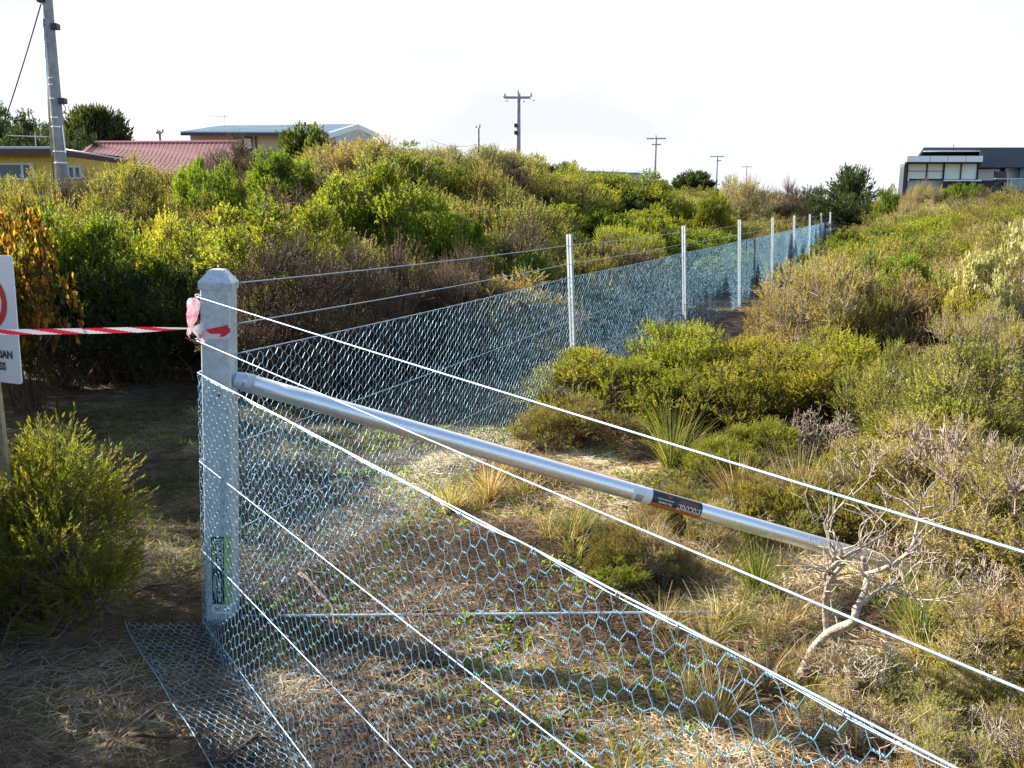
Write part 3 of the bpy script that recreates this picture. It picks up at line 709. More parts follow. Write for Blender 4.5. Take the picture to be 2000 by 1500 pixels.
# gnarled grey branch in front of the buried stay foot
def gnarled():
    d0 = gnd(1565, 1320).y; b = gnd(1565, 1320); e = empty('gnarled_branch', (b.x, b.y, 0), 'gnarled pale grey branching trunk in the sun in front of the stay foot', 'dead shrub')
    L = [([(1562, 1325), (1590, 1265), (1625, 1232), (1665, 1215), (1672, 1190), (1690, 1155), (1692, 1120), (1686, 1090)], .017, .008),
         ([(1615, 1240), (1612, 1190), (1618, 1140), (1640, 1110), (1680, 1075)], .012, .005),
         ([(1618, 1140), (1612, 1120), (1640, 1095), (1700, 1060), (1735, 1040)], .009, .003),
         ([(1692, 1120), (1740, 1105), (1780, 1070), (1790, 1030), (1800, 980)], .008, .003),
         ([(1625, 1060), (1632, 1100), (1618, 1140)], .005, .006),
         ([(1672, 1190), (1720, 1150), (1760, 1160), (1790, 1170)], .007, .003),
         ([(1640, 1110), (1622, 1070), (1618, 1020), (1650, 980)], .006, .002)]
    tr = MB(); tw = MB()
    for i, (pts, r0, r1) in enumerate(L):
        Q = []; n = len(pts)
        for j, (px, py) in enumerate(pts):
            dd = d0 + (.10 * math.sin(j * 1.3 + i)) * (j > 0 or i > 0); Q.append(at(px, py, dd))
        R = [r0 + (r1 - r0) * j / (n - 1) for j in range(n)]
        # smooth the path
        S, RS = [], []
        for j in range(n - 1):
            p0, p1, p2, p3 = Q[max(j-1, 0)], Q[j], Q[j+1], Q[min(j+2, n-1)]
            for t in (0, .33, .66):
                S.append(.5*((2*p1) + (p2-p0)*t + (2*p0-5*p1+4*p2-p3)*t*t + (3*p1-p0-3*p2+p3)*t**3)); RS.append(R[j] + (R[j+1]-R[j])*t)
        S.append(Q[-1]); RS.append(R[-1])
        (tr if i == 0 else tw).tube(S, [r * random.uniform(.80, 1.16) for r in RS], 8)
        for _ in range(13 if i else 5):
            j = random.randrange(len(S)//3, len(S)); p = S[j]; q = p; dv = Vector((random.gauss(0, .6), random.gauss(0, .5), random.gauss(.5, .5))).normalized()
            pts2 = [p]
            for _ in range(4):
                q = q + dv * random.uniform(.025, .06); dv = (dv + Vector([random.gauss(0, .35) for _ in range(3)])).normalized(); pts2.append(q)
            tw.tube(pts2, [RS[j]*.45, .0026, .002, .0015, .001], 4)
    tr.build('trunk', M['deadwood'], e, smooth=True); tw.build('branches', M['deadwood'], e, smooth=True)
gnarled()

# ------------------------------------------------------------------ fences
NET_H = .98
def netting_arrays(length, hgt, mapf, c=.030, p=.043, r1=.0010, r2=.0016, k=3, jit=.0022, seed=1, rope=False):
    """hexagonal netting; mapf(s, t) -> (N,3)"""
    r = np.random.default_rng(seed); nc = int(length / c); nr = int(hgt / p)
    i, j = np.meshgrid(np.arange(nc), np.arange(nr + 1), indexing='ij')
    p = hgt / (nr + .5); s = i * c; t = (j + .5 * (i % 2)) * p
    s = s + r.normal(size=s.shape) * jit + .010 * fbm(s*1.1, t*2.2, 2); t = t + r.normal(size=t.shape) * jit * (t < hgt - .03) + .012 * fbm(s*.9+7, t*2.0, 2) * np.sin(np.clip(t/hgt, 0, 1)*math.pi)
    hl = (.24 if not rope else .30) * c
    La = mapf((s - hl).ravel(), t.ravel()); Ra = mapf((s + hl).ravel(), t.ravel())
    idx = np.arange(nc * (nr+1)).reshape(nc, nr+1)
    parts = [(La, Ra, r2)] if not rope else []
    if rope:      # two strands wound round each other
        ax = Ra - La; L_ = np.linalg.norm(ax, axis=1, keepdims=True); u_ = ax / L_; e1 = unit(np.cross(u_, [0, 0, 1.0])); e2 = np.cross(u_, e1)
        for ph in (0, math.pi):
            pr = None
            for q in range(9):
                a_ = ph + q / 8 * 3.2 * math.pi; P_ = La + ax * (q / 8) + (e1 * math.cos(a_) + e2 * math.sin(a_)) * .0011
                if pr is not None: parts.append((pr, P_, r1 * .95))
                pr = P_
    for off in (0, 1):
        # even columns connect to the next column's rows j and j-1; odd columns to rows j and j+1
        a_, b_ = [], []
        for par in (0, 1):
            cols = np.arange(par, nc - 1, 2)
            dj = (0 if off == 0 else (-1 if par == 0 else 1))
            jj = np.arange(max(0, -dj), nr + 1 - max(0, dj))
            A = idx[cols][:, jj].ravel(); B = idx[cols + 1][:, jj + dj].ravel(); a_.append(A); b_.append(B)
        A = np.concatenate(a_); B = np.concatenate(b_); parts.append((Ra[A], La[B], r1))
    Vs = []
    for A, B, rr in parts: Vs.append(sticks(A, B, rr, rr, k))
    return join(Vs)
def wire_path(f, n): return [f(i / n) for i in range(n + 1)]

def sag(t, a): return -a * 4 * t * (1 - t)
# --- run going away from the camera
SP_ = 3.55 / D1.y; NPOST = 9; LEN1 = SP_ * NPOST + 1.5
S1 = Vector((P1.x + .05, P1.y + .0, 0))
f1 = empty('netting_fence', (S1.x, S1.y, 0), 'long galvanised netting and wire fence run going away to the far scrub', 'fence')
def lean1(s): return .05 - .095 * np.minimum(1, np.asarray(s) / SP_)
def f1map(s, t):
    s = np.asarray(s); t = np.asarray(t)
    w_ = .012 * fbm(s*.8, t*2.5+3, 2)
    return np.c_[S1.x + D1.x*s + N1.x*w_ + lean1(s)*t, S1.y + D1.y*s + N1.y*w_, t + .012 + height(S1.x + D1.x*s, S1.y + D1.y*s, False)*.9]
half = SP_ * 3.2
Va = netting_arrays(half, NET_H, f1map, seed=2)
Vb = netting_arrays(LEN1 - half, NET_H, lambda s, t: f1map(s + half, t), r1=.0010, r2=.0015, seed=3)
V, F = join([Va, Vb]); V = V - np.array([S1.x, S1.y, 0]); link('netting', np_mesh('far_netting', V, [F], [M['net']]), f1)
for z, r in ((1.235, .0021), (1.10, .0021), (1.0, .0022), (.68, .0019), (.35, .0019), (.03, .0019)):
    z0 = {1.235: 1.255, 1.10: 1.112, 1.0: 1.005}.get(z, z)
    pts = []
    for k in range(0, int(LEN1 / SP_ * 8) + 1):
        s = k * SP_ / 8; q = (k % 8) / 8; zz = z0 + (z - z0) * min(1, s / SP_) + sag(q, .010)
        p = S1 + D1 * s; pts.append(Vector((p.x + float(lean1(s)) * zz, p.y, zz + .9 * float(height(p.x, p.y, False)))))
    mb = MB().tube(pts, r, 6)
    if z == 1.0:      # ring clips joining the netting to its top wire
        for k in range(int(SP_ * 4 / .17)):
            c0 = S1 + D1 * (.08 + k * .17); c0.x += float(lean1(.08 + k * .17)) * 1.0; n = 8
            zt = 1.0 + sag(((.08+k*.17) % SP_)/SP_, .010) + .9 * float(height(c0.x, c0.y, False))
            mb.tube([Vector((c0.x, c0.y, zt)) + N1 * (math.cos(a*math.pi/3) * .0055) + Vector((0, 0, math.sin(a*math.pi/3) * .0055)) for a in range(7)], .0013, 4)
    mb.build('plain_wire', M['wire'], f1, smooth=True)
# line posts: folded channel section, two flanges to the front
def line_post(k):
    p = S1 + D1 * (SP_ * (k + 1)); g = .9 * float(height(p.x, p.y, False)); top = {0: 1.315, 1: 1.30, 2: 1.315}.get(k, 1.30)
    lx = 0.0
    mb = MB(); c0, s0 = D1.x, D1.y
    Mx = Matrix.Translation(Vector((p.x, p.y, g))) @ Matrix(((1, 0, -.045 + random.uniform(-.004, .004), 0), (0, 1, 0, 0), (0, 0, 1, 0), (0, 0, 0, 1))) @ Matrix.Rotation(math.atan2(D1.y, D1.x) - math.pi/2 - math.radians(32), 4, 'Z')
    for (x0, x1, y0, y1) in ((-.027, -.007, -.003, 0), (.006, .027, -.003, 0), (-.0095, -.007, 0, .030), (.006, .0085, 0, .030), (-.007, .006, .027, .030)):
        mb.box(x0, x1, y0, y1, -.2, top, Mx)
    o = mb.build('line_post', M['postm'], f1)
for k in range(NPOST): line_post(k)

# --- run passing the camera on its right
S2 = Vector((P1.x - .058, P1.y - .060, 0)); LEN2 = 4.15
f2 = empty('netting_fence', (S2.x, S2.y, 0), 'near netting fence run sweeping from the corner post to the bottom right corner', 'fence')
N2 = Vector((-D2.y, D2.x, 0))       # to the right-far side
def f2map(s, t):
    s = np.asarray(s, float); t = np.asarray(t, float)
    # wraps a little round the post's left side, then runs straight; the foot is pushed in and out
    w_ = .020 * fbm(s*1.1, t*2.2+3, 2) * ss(s/.5) - .03 * ss((.25 - t)/.25) * ss(s/.4)
    neg = np.minimum(s, 0); sp = np.maximum(s, 0)
    x = S2.x + D2.x*sp + N2.x*w_ + neg * .0; y = S2.y + D2.y*sp + N2.y*w_ - neg
    t = t * (1 + .05 * sp / LEN2)
    return np.c_[x + .05 * t, y, np.maximum(t, 0) + .010 + .02 * fbm(x*1.2, y*1.2, 2) * ss((.3 - t)/.3)]
Vn = netting_arrays(LEN2 + .10, .930, lambda s, t: f2map(s - .10, t), r1=.0009, r2=.0014, k=3, seed=5, rope=True)
V, F = Vn; V = V - np.array([S2.x, S2.y, 0]); link('netting', np_mesh('near_netting', V, [F], [M['net']]), f2)
def zline(a, b): return a, b
for (z0, z1, r) in ((1.215, 1.215, .0018), (1.062, 1.100, .0018), (.950, .997, .0018), (.63, .72, .0016), (.30, .43, .0016), (.02, .06, .0018)):
    pts = []
    for k in range(41):
        t = k / 40; p = S2 + D2 * (LEN2 * t); pts.append(Vector((p.x + .05 * z0, p.y, z0 + (z1-z0)*t + sag(t, .004))))
    pts = [Vector((S2.x + .05 * z0, S2.y + .05, z0)), Vector((S2.x + .05 * z0, S2.y + .008, z0))] + pts
    mb = MB().tube(pts, r, 6)
    if z0 < 1.0:
        if z0 == .950:   # selvedge wires twisted round the top line
            for sg in (-1, 1):
                pt2 = []
                for k in range(160):
                    t = k / 159; p = S2 + D2 * (LEN2 * t); pt2.append(Vector((p.x + .05 * z0, p.y, z0 + (z1-z0)*t + sag(t, .004) - .004 + .0022 * math.sin(k * .41 * sg + sg) * sg)) + N2 * (.0024 * math.cos(k * .33 + sg)))
                mb.tube(pt2, .0008, 4)
        for k in range(int(LEN2 / .19)):
            s = .12 + k * .19 + .04 * math.sin(k * 2.3 + z0 * 9); t = s / LEN2; c0 = S2 + D2 * s; c0.x += .05 * z0; zt = z0 + (z1-z0)*t + sag(t, .004) - .003
            mb.tube([Vector((c0.x, c0.y, zt)) + D2 * (.002*a/6) + N2 * (math.cos(a*math.pi/3) * .0045) + Vector((0, 0, math.sin(a*math.pi/3) * .0045)) for a in range(8)], .0012, 4)
    else:                # tie-off twist on the post's left side
        mb.tube([Vector((S2.x + .05*z0 - .004 + math.cos(a)*.006, S2.y + .012 + a*.0012, z0 + math.sin(a)*.006)) for a in np.linspace(0, 14, 30)], .0016, 5)
    mb.build('plain_wire', M['wire'], f2, smooth=True)
# skirt of netting laid flat on the ground outside the near run
A0, A1 = gnd(245, 1225), gnd(345, 1500)
def apron(s, t):
    s = np.asarray(s, float); t = np.asarray(t, float); q = t / .40
    p0x = S2.x + D2.x*s; p0y = S2.y + D2.y*s
    o0 = np.array([A0.x - S2.x, A0.y - S2.y]); fl = 1 - .25 * ss(s/2.5)
    x = p0x + o0[0]*q*fl; y = p0y + o0[1]*q*fl
    return np.c_[x, y, height(x, y) + .018 + .010 * fbm(x*7, y*7, 2)]
Va = netting_arrays(3.4, .40, apron, r1=.0010, r2=.0015, seed=8)
V, F = Va; V = V - np.array([S2.x, S2.y, 0]); link('ground_netting', np_mesh('ground_netting', V, [F], [M['net']]), f2)
q = apron(np.linspace(0, 3.4, 60), np.full(60, .40)); MB().tube([Vector(v) + Vector((0, 0, .003)) for v in q], .0017, 5).build('edge_wire', M['net'], f2)
# the next post along the near run, behind the viewer
pe = S2 + D2 * LEN2
Mx = Matrix.Translation(Vector((pe.x, pe.y, 0)))
mb = MB()
for (x0, x1, y0, y1) in ((-.027, -.007, -.003, 0), (.006, .027, -.003, 0), (-.0095, -.007, 0, .030), (.006, .0085, 0, .030)): mb.box(x0, x1, y0, y1, -.2, 1.3, Mx)
mb.build('line_post', M['galv'], f2)

# --- corner post
ROT = math.radians(4.0); TILT = .05; PW = .052; PT = 1.285
cp = empty('corner_post', (P1.x, P1.y, 0), 'thick square galvanised corner post with pyramid cap and a lettered sticker near its foot', 'post')
def box_post():
    mb = MB(); R = .010; prof = []
    for cx, cy, a0 in ((PW-R, PW-R, 0), (-PW+R, PW-R, 90), (-PW+R, -PW+R, 180), (PW-R, -PW+R, 270)):
        for k in range(5):
            a = math.radians(a0 + k*22.5); prof.append((cx + R*math.cos(a), cy + R*math.sin(a)))
    Rm = Matrix.Rotation(ROT, 4, 'Z'); n = len(prof)
    lo = [Rm @ Vector((x, y, -.3)) for x, y in prof]; hi = [Rm @ Vector((x, y, PT - .03)) for x, y in prof]
    L0 = Vector((P1.x, P1.y, 0))
    mb.add([v + L0 for v in lo + hi], [(i, (i+1) % n, (i+1) % n + n, i + n) for i in range(n)] + [tuple(range(n, 2*n))])
    mb.build('shaft', M['galvdull'], cp)
    c = MB(); w1 = PW + .004; w2 = PW * .48
    lv = [(w1, PT - .046), (w1 + .001, PT - .022), (w1 - .002, PT - .018), (w2, PT + .020), (w2 * .8, PT + .022)]
    vs = []; 
    for w_, z in lv:
        for sx, sy in ((1, 1), (-1, 1), (-1, -1), (1, -1)): vs.append(Rm @ Vector((sx*w_, sy*w_, z)) + L0)
    fs = [(a*4+i, a*4+(i+1) % 4, a*4+(i+1) % 4+4, a*4+i+4) for a in range(len(lv)-1) for i in range(4)] + [tuple(range(len(vs)-4, len(vs)))]
    c.add(vs, fs); c.build('cap', M['galvdull'], cp, bevel=.0015)
    h = MB(); h.tube([Rm @ Vector((.008, -PW - .0012, .87)) + L0, Rm @ Vector((.008, -PW + .001, .87)) + L0], .0065, 14); h.build('bolt_hole', M['black'], cp)
    return Rm
Rm = box_post(); cp.rotation_euler = (0, TILT, 0)

# text helper: glyph mesh mapped by a function (u, v) -> point
def text_mesh(body, size, mapf, name, mat, parent, align='LEFT', squeeze=1.0, bold=.018):
    cu = bpy.data.curves.new(name, 'FONT'); cu.body = body; cu.size = size; cu.align_x = align; cu.align_y = 'CENTER'
    cu.offset = size * bold; cu.resolution_u = 3
    ob = bpy.data.objects.new(name, cu); COL.objects.link(ob); dg = bpy.context.evaluated_depsgraph_get()
    me = bpy.data.meshes.new_from_object(ob.evaluated_get(dg)); COL.objects.unlink(ob); bpy.data.objects.remove(ob)
    pl = parent_loc(parent)
    for v in me.vertices: v.co = mapf(v.co.x * squeeze, v.co.y) - pl
    me.materials.clear(); me.materials.append(mat); me.name = name
    return link(name, me, parent)
def patch(u0, u1, v0, v1, mapf, name, mat, parent, n=10):
    vs = []; fs = []; pl = parent_loc(parent)
    for i in range(n+1):
        for j in range(n+1): vs.append(mapf(u0 + (u1-u0)*i/n, v0 + (v1-v0)*j/n) - pl)
    for i in range(n):
        for j in range(n): a = i*(n+1)+j; fs.append((a, a+1, a+n+2, a+n+1))
    me = bpy.data.meshes.new(name); me.from_pydata([tuple(v) for v in vs], [], fs); me.update()
    return link(name, me, parent, mat)
M['stick_dark'] = plain('sticker_black', (.015,.03,.035), .35)
M['stick_green'] = plain('sticker_green', (.28,.42,.12), .35, 0, .4, 30)
M['stick_white'] = plain('sticker_white', (.72,.75,.78), .4, 0, .05, 60)
M['txt_white'] = plain('sticker_white_ink', (.8,.82,.84), .4)
M['txt_yellow'] = plain('sticker_yellow_ink', (.55,.60,.06), .4)
M['txt_red'] = plain('sticker_red_ink', (.62,.05,.03), .4)
M['orange_ink'] = plain('sticker_orange_ink', (.50,.17,.05), .4)
# u runs down the post, v to the right across its front face
def pm(off):
    def f(u, v): return Rm @ Vector((v, -PW - off, .345 - u)) + Vector((P1.x, P1.y, 0))
    return f
stk = patch(0, .262, -.026, .044, pm(.0006), 'sticker', M['stick_dark'], cp, 2)
patch(0, .262, .018, .044, pm(.0010), 'green_panel', M['stick_green'], stk, 2)
text_mesh('STOCKPOST', .030, lambda u, v: pm(.0014)(u + .008, v + .003), 'lettering', M['txt_white'], stk, squeeze=.66)
text_mesh('END ASSEMBLY', .017, lambda u, v: pm(.0014)(u + .015, v - .017), 'lettering', M['txt_yellow'], stk, squeeze=.95)
text_mesh('Anchor Post', .018, lambda u, v: pm(.0014)(u + .160, v + .003), 'lettering', M['txt_white'], stk)
for k in range(4): patch(.150, .235 - .01*k, -.012 - .003*k, -.0108 - .003*k, pm(.0014), 'fine_print', M['txt_yellow'] if k % 2 else M['txt_white'], stk, 1)
bc = patch(.268, .300, -.026, .044, pm(.0006), 'barcode_sticker', M['stick_white'], cp, 2)
for k in range(18):
    v = -.020 + k * .0032; patch(.272, .290, v, v + random.choice((.0008, .0016)), pm(.0011), 'bar', M['black'], bc, 1)

# --- stay
SA = at(474, 745, P1.y - .01); SB = gnd(1800, 1120, .0); SB = gnd(1800, 1120, H(SB.x, SB.y)); SB = gnd(1800, 1120, H(SB.x, SB.y)); SB = SB + (SB - SA).normalized() * .15
st = empty('stay', (SA.x, SA.y, 0), 'thick round galvanised stay pipe sloping from the corner post down into the right-hand shrubs', 'stay')
SR = .0335; axis = (SB - SA).normalized(); vwd = (Vector((0, 0, CAM_Z)) - (SA + SB) / 2); 
nrm = (vwd - axis * vwd.dot(axis)).normalized(); upv = axis.cross(nrm) * -1
if upv.z < 0: upv = -upv
MB().tube([SA + (SB - SA) * t / 12 for t in range(13)], SR, 40).build('pipe', M['galv'], st, smooth=True)
br = MB(); br.tube([SA - axis * .028, SA + axis * .035], [SR * .85, SR * 1.10], 24); br.tube([SA - axis*.035 + Vector((0, 0, -.05)), SA - axis*.035 + Vector((0, 0, .05))], .012, 8)
br.build('bracket', M['galvdull'], st, bevel=.002)
def sm(off, c):       # u towards the post, v downwards in the picture; centred c metres down the stay
    def f(u, v):
        a = v / SR; return SA + axis * (c - u) + (nrm * math.cos(a) - upv * math.sin(a)) * (SR + off)
    return f
LS = (SB - SA).length
def s_at(px):        # distance along the stay seen at column px
    return min((abs(project(SA + axis * (LS * k / 2000))[0] - px), LS * k / 2000) for k in range(2001))[1]
def project(p):
    d = p - Vector((0, 0, CAM_Z)); f = d.y * CP - d.z * SP; up_ = d.y * SP + d.z * CP
    return 1000 + F_PX * d.x / f, 750 - F_PX * up_ / f
s0, s1, s2 = s_at(1232), s_at(1268), s_at(1364)
patch(0, s2 - s1, -.040, .045, sm(.0006, s2), 'sticker', M['stick_dark'], st, 16)
stp = st.children[-1]
patch(0, s2 - s1, .018, .045, sm(.0010, s2), 'orange_panel', M['orange_ink'], stp, 12)
def smt(c, uo, vo): return lambda u, v: sm(.0016, c)(u + uo, vo + v)
text_mesh('STOCKPOST', .030, smt(s2, .006, .006), 'lettering', M['txt_white'], stp, squeeze=.62)
text_mesh('END ASSEMBLY', .017, smt(s2, .022, -.014), 'lettering', M['txt_red'], stp, squeeze=.72)
text_mesh('Stay Assembly', .013, smt(s2, (s2-s1)*.60, .010), 'lettering', M['txt_white'], stp, squeeze=.8)
patch((s2-s1)*.62, (s2-s1)*.70, -.022, -.014, sm(.0014, s2), 'emblem', M['txt_red'], stp, 3)
for k in range(4): patch((s2-s1)*.58, (s2-s1)*.9, -.006 + k*.0028, -.0049 + k*.0028, sm(.0014, s2), 'fine_print', M['txt_white'], stp, 3) if k < 2 else None
wl = patch(0, s1 - s0, -.030, .042, sm(.0006, s1), 'barcode_sticker', M['stick_white'], st, 14)
for k in range(14): patch((s1-s0)*.45, (s1-s0)*.85, .004 + k*.0022, .0049 + k*.0022, sm(.0011, s1), 'bar', M['black'], wl, 3)
# thin tie rod along the ground between the post foot and the stay
ga, gb = gnd(470, 1204, .02), gnd(1425, 1196, .02)
tr = empty('tie_rod', ga, 'thin straight galvanised rod lying on the ground from the corner post foot to the right', 'rod')
MB().tube([ga.lerp(gb, k/10) for k in range(11)], .0065, 10).build('rod', M['galvdull'], tr, smooth=True)

# --- tape
def tape_mat():
    m, n, b = mat_new('red_white_tape'); L = n.links
    a = n.nodes.new('ShaderNodeAttribute'); a.attribute_name = 'v'
    r = n.nodes.new('ShaderNodeValToRGB'); r.color_ramp.interpolation = 'CONSTANT'; r.color_ramp.elements[0].color = (.72,.70,.71,1); r.color_ramp.elements[1].color = (.62,.015,.05,1); r.color_ramp.elements[1].position = .5
    L.new(a.outputs['Fac'], r.inputs[0]); L.new(r.outputs[0], b.inputs['Base Color']); b.inputs['Roughness'].default_value = .35
    t = n.nodes.new('ShaderNodeBsdfTranslucent'); L.new(r.outputs[0], t.inputs[0]); x = n.nodes.new('ShaderNodeMixShader'); x.inputs[0].default_value = .4
    L.new(b.outputs[0], x.inputs[1]); L.new(t.outputs[0], x.inputs[2]); L.new(x.outputs[0], n.nodes['Material Output'].inputs[0]); return m
M['tape'] = tape_mat(); M['tapered'] = plain('red_tape', (.60,.012,.05), .35); M['tapewhite'] = plain('pinkish_white_tape', (.72,.62,.66), .35)
def knotmat():
    m, n, b = mat_new('crumpled_pink_tape'); L = n.links
    t = n.nodes.new('ShaderNodeTexCoord'); z = n.nodes.new('ShaderNodeTexNoise'); z.inputs['Scale'].default_value = 38; z.inputs['Detail'].default_value = 3; L.new(t.outputs['Object'], z.inputs['Vector'])
    r = n.nodes.new('ShaderNodeValToRGB'); r.color_ramp.elements[0].position = .38; r.color_ramp.elements[0].color = (.80,.42,.50,1); r.color_ramp.elements[1].position = .56; r.color_ramp.elements[1].color = (.88,.80,.82,1)
    L.new(z.outputs[0], r.inputs[0]); L.new(r.outputs[0], b.inputs['Base Color']); b.inputs['Roughness'].default_value = .3
    tt = n.nodes.new('ShaderNodeBsdfTranslucent'); L.new(r.outputs[0], tt.inputs[0]); x = n.nodes.new('ShaderNodeMixShader'); x.inputs[0].default_value = .6
    L.new(b.outputs[0], x.inputs[1]); L.new(tt.outputs[0], x.inputs[2]); L.new(x.outputs[0], n.nodes['Material Output'].inputs[0]); return m
M['knot'] = knotmat()
K0 = at(370, 641, P1.y - .06); T0 = at(-420, 645, 2.95)
tp = empty('warning_tape', K0, 'red and white striped plastic tape stretched in front of the sign to the corner post', 'tape')
def tape():
    n = 900; V, Fc, A = [], [], []
    per = .165
    for i in range(n + 1):
        t = i / n; c = T0.lerp(K0, t) + Vector((0, 0, -.02 * 4 * t * (1 - t) * .5)); L_ = (K0 - T0).length * t
        wdt = .0098 * (1 - .65 * ss((t - .86) / .14)); tw = .25 * math.sin(t * 6) + .5
        up_ = Vector((0, math.sin(tw), math.cos(tw)))
        for j in range(9):
            q = j / 8 * 2 - 1; V.append(tuple(c + up_ * wdt * q * 1.0 - K0)); ph = ((L_ + q * .055) / per) % 1.0; A.append(.8 if ph < .5 else .2)
    for i in range(n):
        for j in range(8): a = i*9+j; Fc.append((a, a+1, a+10, a+9))
    link('ribbon', np_mesh('tape_ribbon', V, [np.array(Fc)], [M['tape']], A, True), tp)
    # band round the post
    bz = at(430, 652, P1.y - .06).z
    def bm_(off): return lambda u, v: Rm @ Vector((u, -PW - off, v)) + Vector((P1.x + TILT * bz, P1.y, bz))
    b1 = MB(); f = bm_(.003)
    def strip(poly, mat, nm, off):
        g = bm_(off); vs = [g(u, v) for u, v in poly]; MB().prism(vs, Vector((0, .0006, 0))).build(nm, mat, tp)
    strip([(-.054, -.012), (.0, -.020), (.044, -.018), (.053, -.008), (.053, .004), (0, .002), (-.054, .006)], M['tapewhite'], 'band', .0030)
    strip([(-.030, .014), (.046, .030), (.044, .022), (.054, .016), (.050, .010), (.054, .006), (.030, -.010), (.014, -.012), (.020, -.001), (-.018, .000)], M['tapered'], 'red_band', .0042)
    # loose ends from the knot to the post
    a, b_, c = K0, at(399, 628, P1.y - .06), at(399, 672, P1.y - .06); m_ = at(399, 650, P1.y - .07)
    mb = MB(); mb.add([a, b_, m_], [(0, 1, 2)]); mb.add([a + Vector((0, -.004, 0)), m_, c], [(0, 1, 2)]); mb.build('loose_strip', M['knot'], tp)
    # balloon of crumpled tape
    kn = MB(); rings = []; N = 20
    prof = [(370, 652, 3), (371, 640, 4), (374, 628, 8), (377, 612, 11), (380, 598, 12), (378, 590, 11), (377, 585, 7), (377, 583, 2)]
    vs = []; fs = []
    for i, (px, py, rp) in enumerate(prof):
        c0 = at(px, py, P1.y - .05); r = rp / 1784 * P1.y
        for k in range(N):
            a = 2*math.pi*k/N; rr = r * (1 + .20*math.sin(3*a + i) + .12*math.sin(7*a - 2*i)); vs.append(c0 + Vector((math.cos(a)*rr, math.sin(a)*rr*.55, .004*math.sin(5*a+i))))
    for i in range(len(prof)-1):
        for k in range(N): fs.append((i*N+k, i*N+(k+1) % N, (i+1)*N+(k+1) % N, (i+1)*N+k))
    kn.add(vs, fs); kn.tube([at(370, 641, P1.y-.06), at(366, 652, P1.y-.07), at(371, 660, P1.y-.065)], [.006, .004, .0015], 6)
    kn.build('crumpled_loop', M['knot'], tp)
tape()

# --- sign
def sign():
    th = math.radians(22); ud = Vector((math.cos(th), -math.sin(th), -.012)); nd = Vector((-math.sin(th), -math.cos(th), 0)); W2, H2 = .146, .229
    edge = at(33, 627, 3.15); ctr = edge - ud * W2; lean = Vector((.03, 0, 1)).normalized()
    e = empty('warning_sign', (ctr.x, ctr.y, H(ctr.x, ctr.y)), 'white sign with red ring and black lettering on a timber stake at the left edge', 'sign')
    def W(u, v, off=0.0): return ctr + ud * u + lean * v + nd * off
    R = .012; poly = []
    for cx, cy, a0 in ((W2-R, H2-R, 0), (-W2+R, H2-R, 90), (-W2+R, -H2+R, 180), (W2-R, -H2+R, 270)):
        for k in range(5): a = math.radians(a0+k*22.5); poly.append(W(cx+R*math.cos(a), cy+R*math.sin(a)))
    MB().prism(poly, -nd * .004).build('board', M['signwhite'], e)
    rg = MB(); vs = []; fs = []; N = 64; cy = .062
    for k in range(N):
        a = 2*math.pi*k/N
        for r in (.104, .078): vs.append(W(math.cos(a)*r, cy + math.sin(a)*r, .0012))
    fs = [(2*k, 2*k+1, (2*k+3) % (2*N), (2*k+2) % (2*N)) for k in range(N)]; rg.add(vs, fs)
    c, s_ = math.cos(math.radians(-45)), math.sin(math.radians(-45))
    rg.add([W(c*a - s_*b, cy + s_*a + c*b, .0016) for a, b in ((-.08, -.011), (.08, -.011), (.08, .011), (-.08, .011))], [(0, 1, 2, 3)])
    rg.build('red_ring', M['redp'], e)
    fg = MB()      # walking figure inside the ring
    fg.add([W(math.cos(a*math.pi/6)*.010, cy + .052 + math.sin(a*math.pi/6)*.010, .0008) for a in range(12)], [tuple(range(12))])
    for q in ([(-.012,.038),(.012,.038),(.010,-.008),(-.010,-.008)], [(-.010,-.010),(.0,-.010),(-.014,-.058),(-.024,-.058)], [(0,-.010),(.010,-.010),(.024,-.058),(.014,-.058)], [(-.014,.036),(-.032,.0),(-.026,-.004),(-.012,.022)], [(.014,.036),(.032,.0),(.026,-.004),(.012,.022)]):
        fg.add([W(x, cy + y, .0008) for x, y in q], [(0, 1, 2, 3)])
    fg.build('walking_figure', M['black'], e)
    for body, v in (('NO', -.075), ('PEDESTRIAN', -.126), ('ACCESS', -.170)):
        text_mesh(body, .0385, lambda x, y, v=v: W(x + .012, y + v, .0015), 'lettering', M['black'], e, 'CENTER', .93, .04)
    b = W(.115, 0, -.026); b2 = W(-.02, 0, -.026)
    p = at(-18, 800, 3.17)
    MB().box(p.x - .022, p.x + .022, p.y + .02, p.y + .045, -.2, ctr.z + .15).build('stake', M['timber'], e)
M['signwhite'] = plain('sign_white', (.74,.77,.82), .35); M['timber'] = plain('weathered_timber', (.30,.24,.16), .8, 0, .3, 40)
sign()

# ------------------------------------------------------------------ houses
def face_slab(mb, pts, thick):
    n = (pts[1] - pts[0]).cross(pts[2] - pts[0]).normalized()
    if n.dot(Vector((0, 0, CAM_Z)) - pts[0]) < 0: n = -n
    mb.prism(pts, -n * thick); return mb
M['yellowbrick'] = plain('yellow_brick', (.76,.54,.12), .85, 0, .22, 14); M['maroon'] = plain('maroon_fascia', (.10,.028,.035), .5)
M['redroof'] = plain('red_metal_roof', (.25,.10,.10), .45, .1, .08, 3); M['gutter'] = plain('pale_gutter', (.62,.60,.66), .4)
M['glassb'] = plain('blue_window_glass', (.06,.13,.17), .12, .0); M['palebrick'] = plain('pale_brick', (.60,.50,.47), .85, 0, .15, 10)
M['bluroof'] = plain('blue_grey_metal_roof', (.30,.40,.46), .45, .2, .06, 3); M['eave'] = plain('dark_eave', (.07,.045,.06), .6)
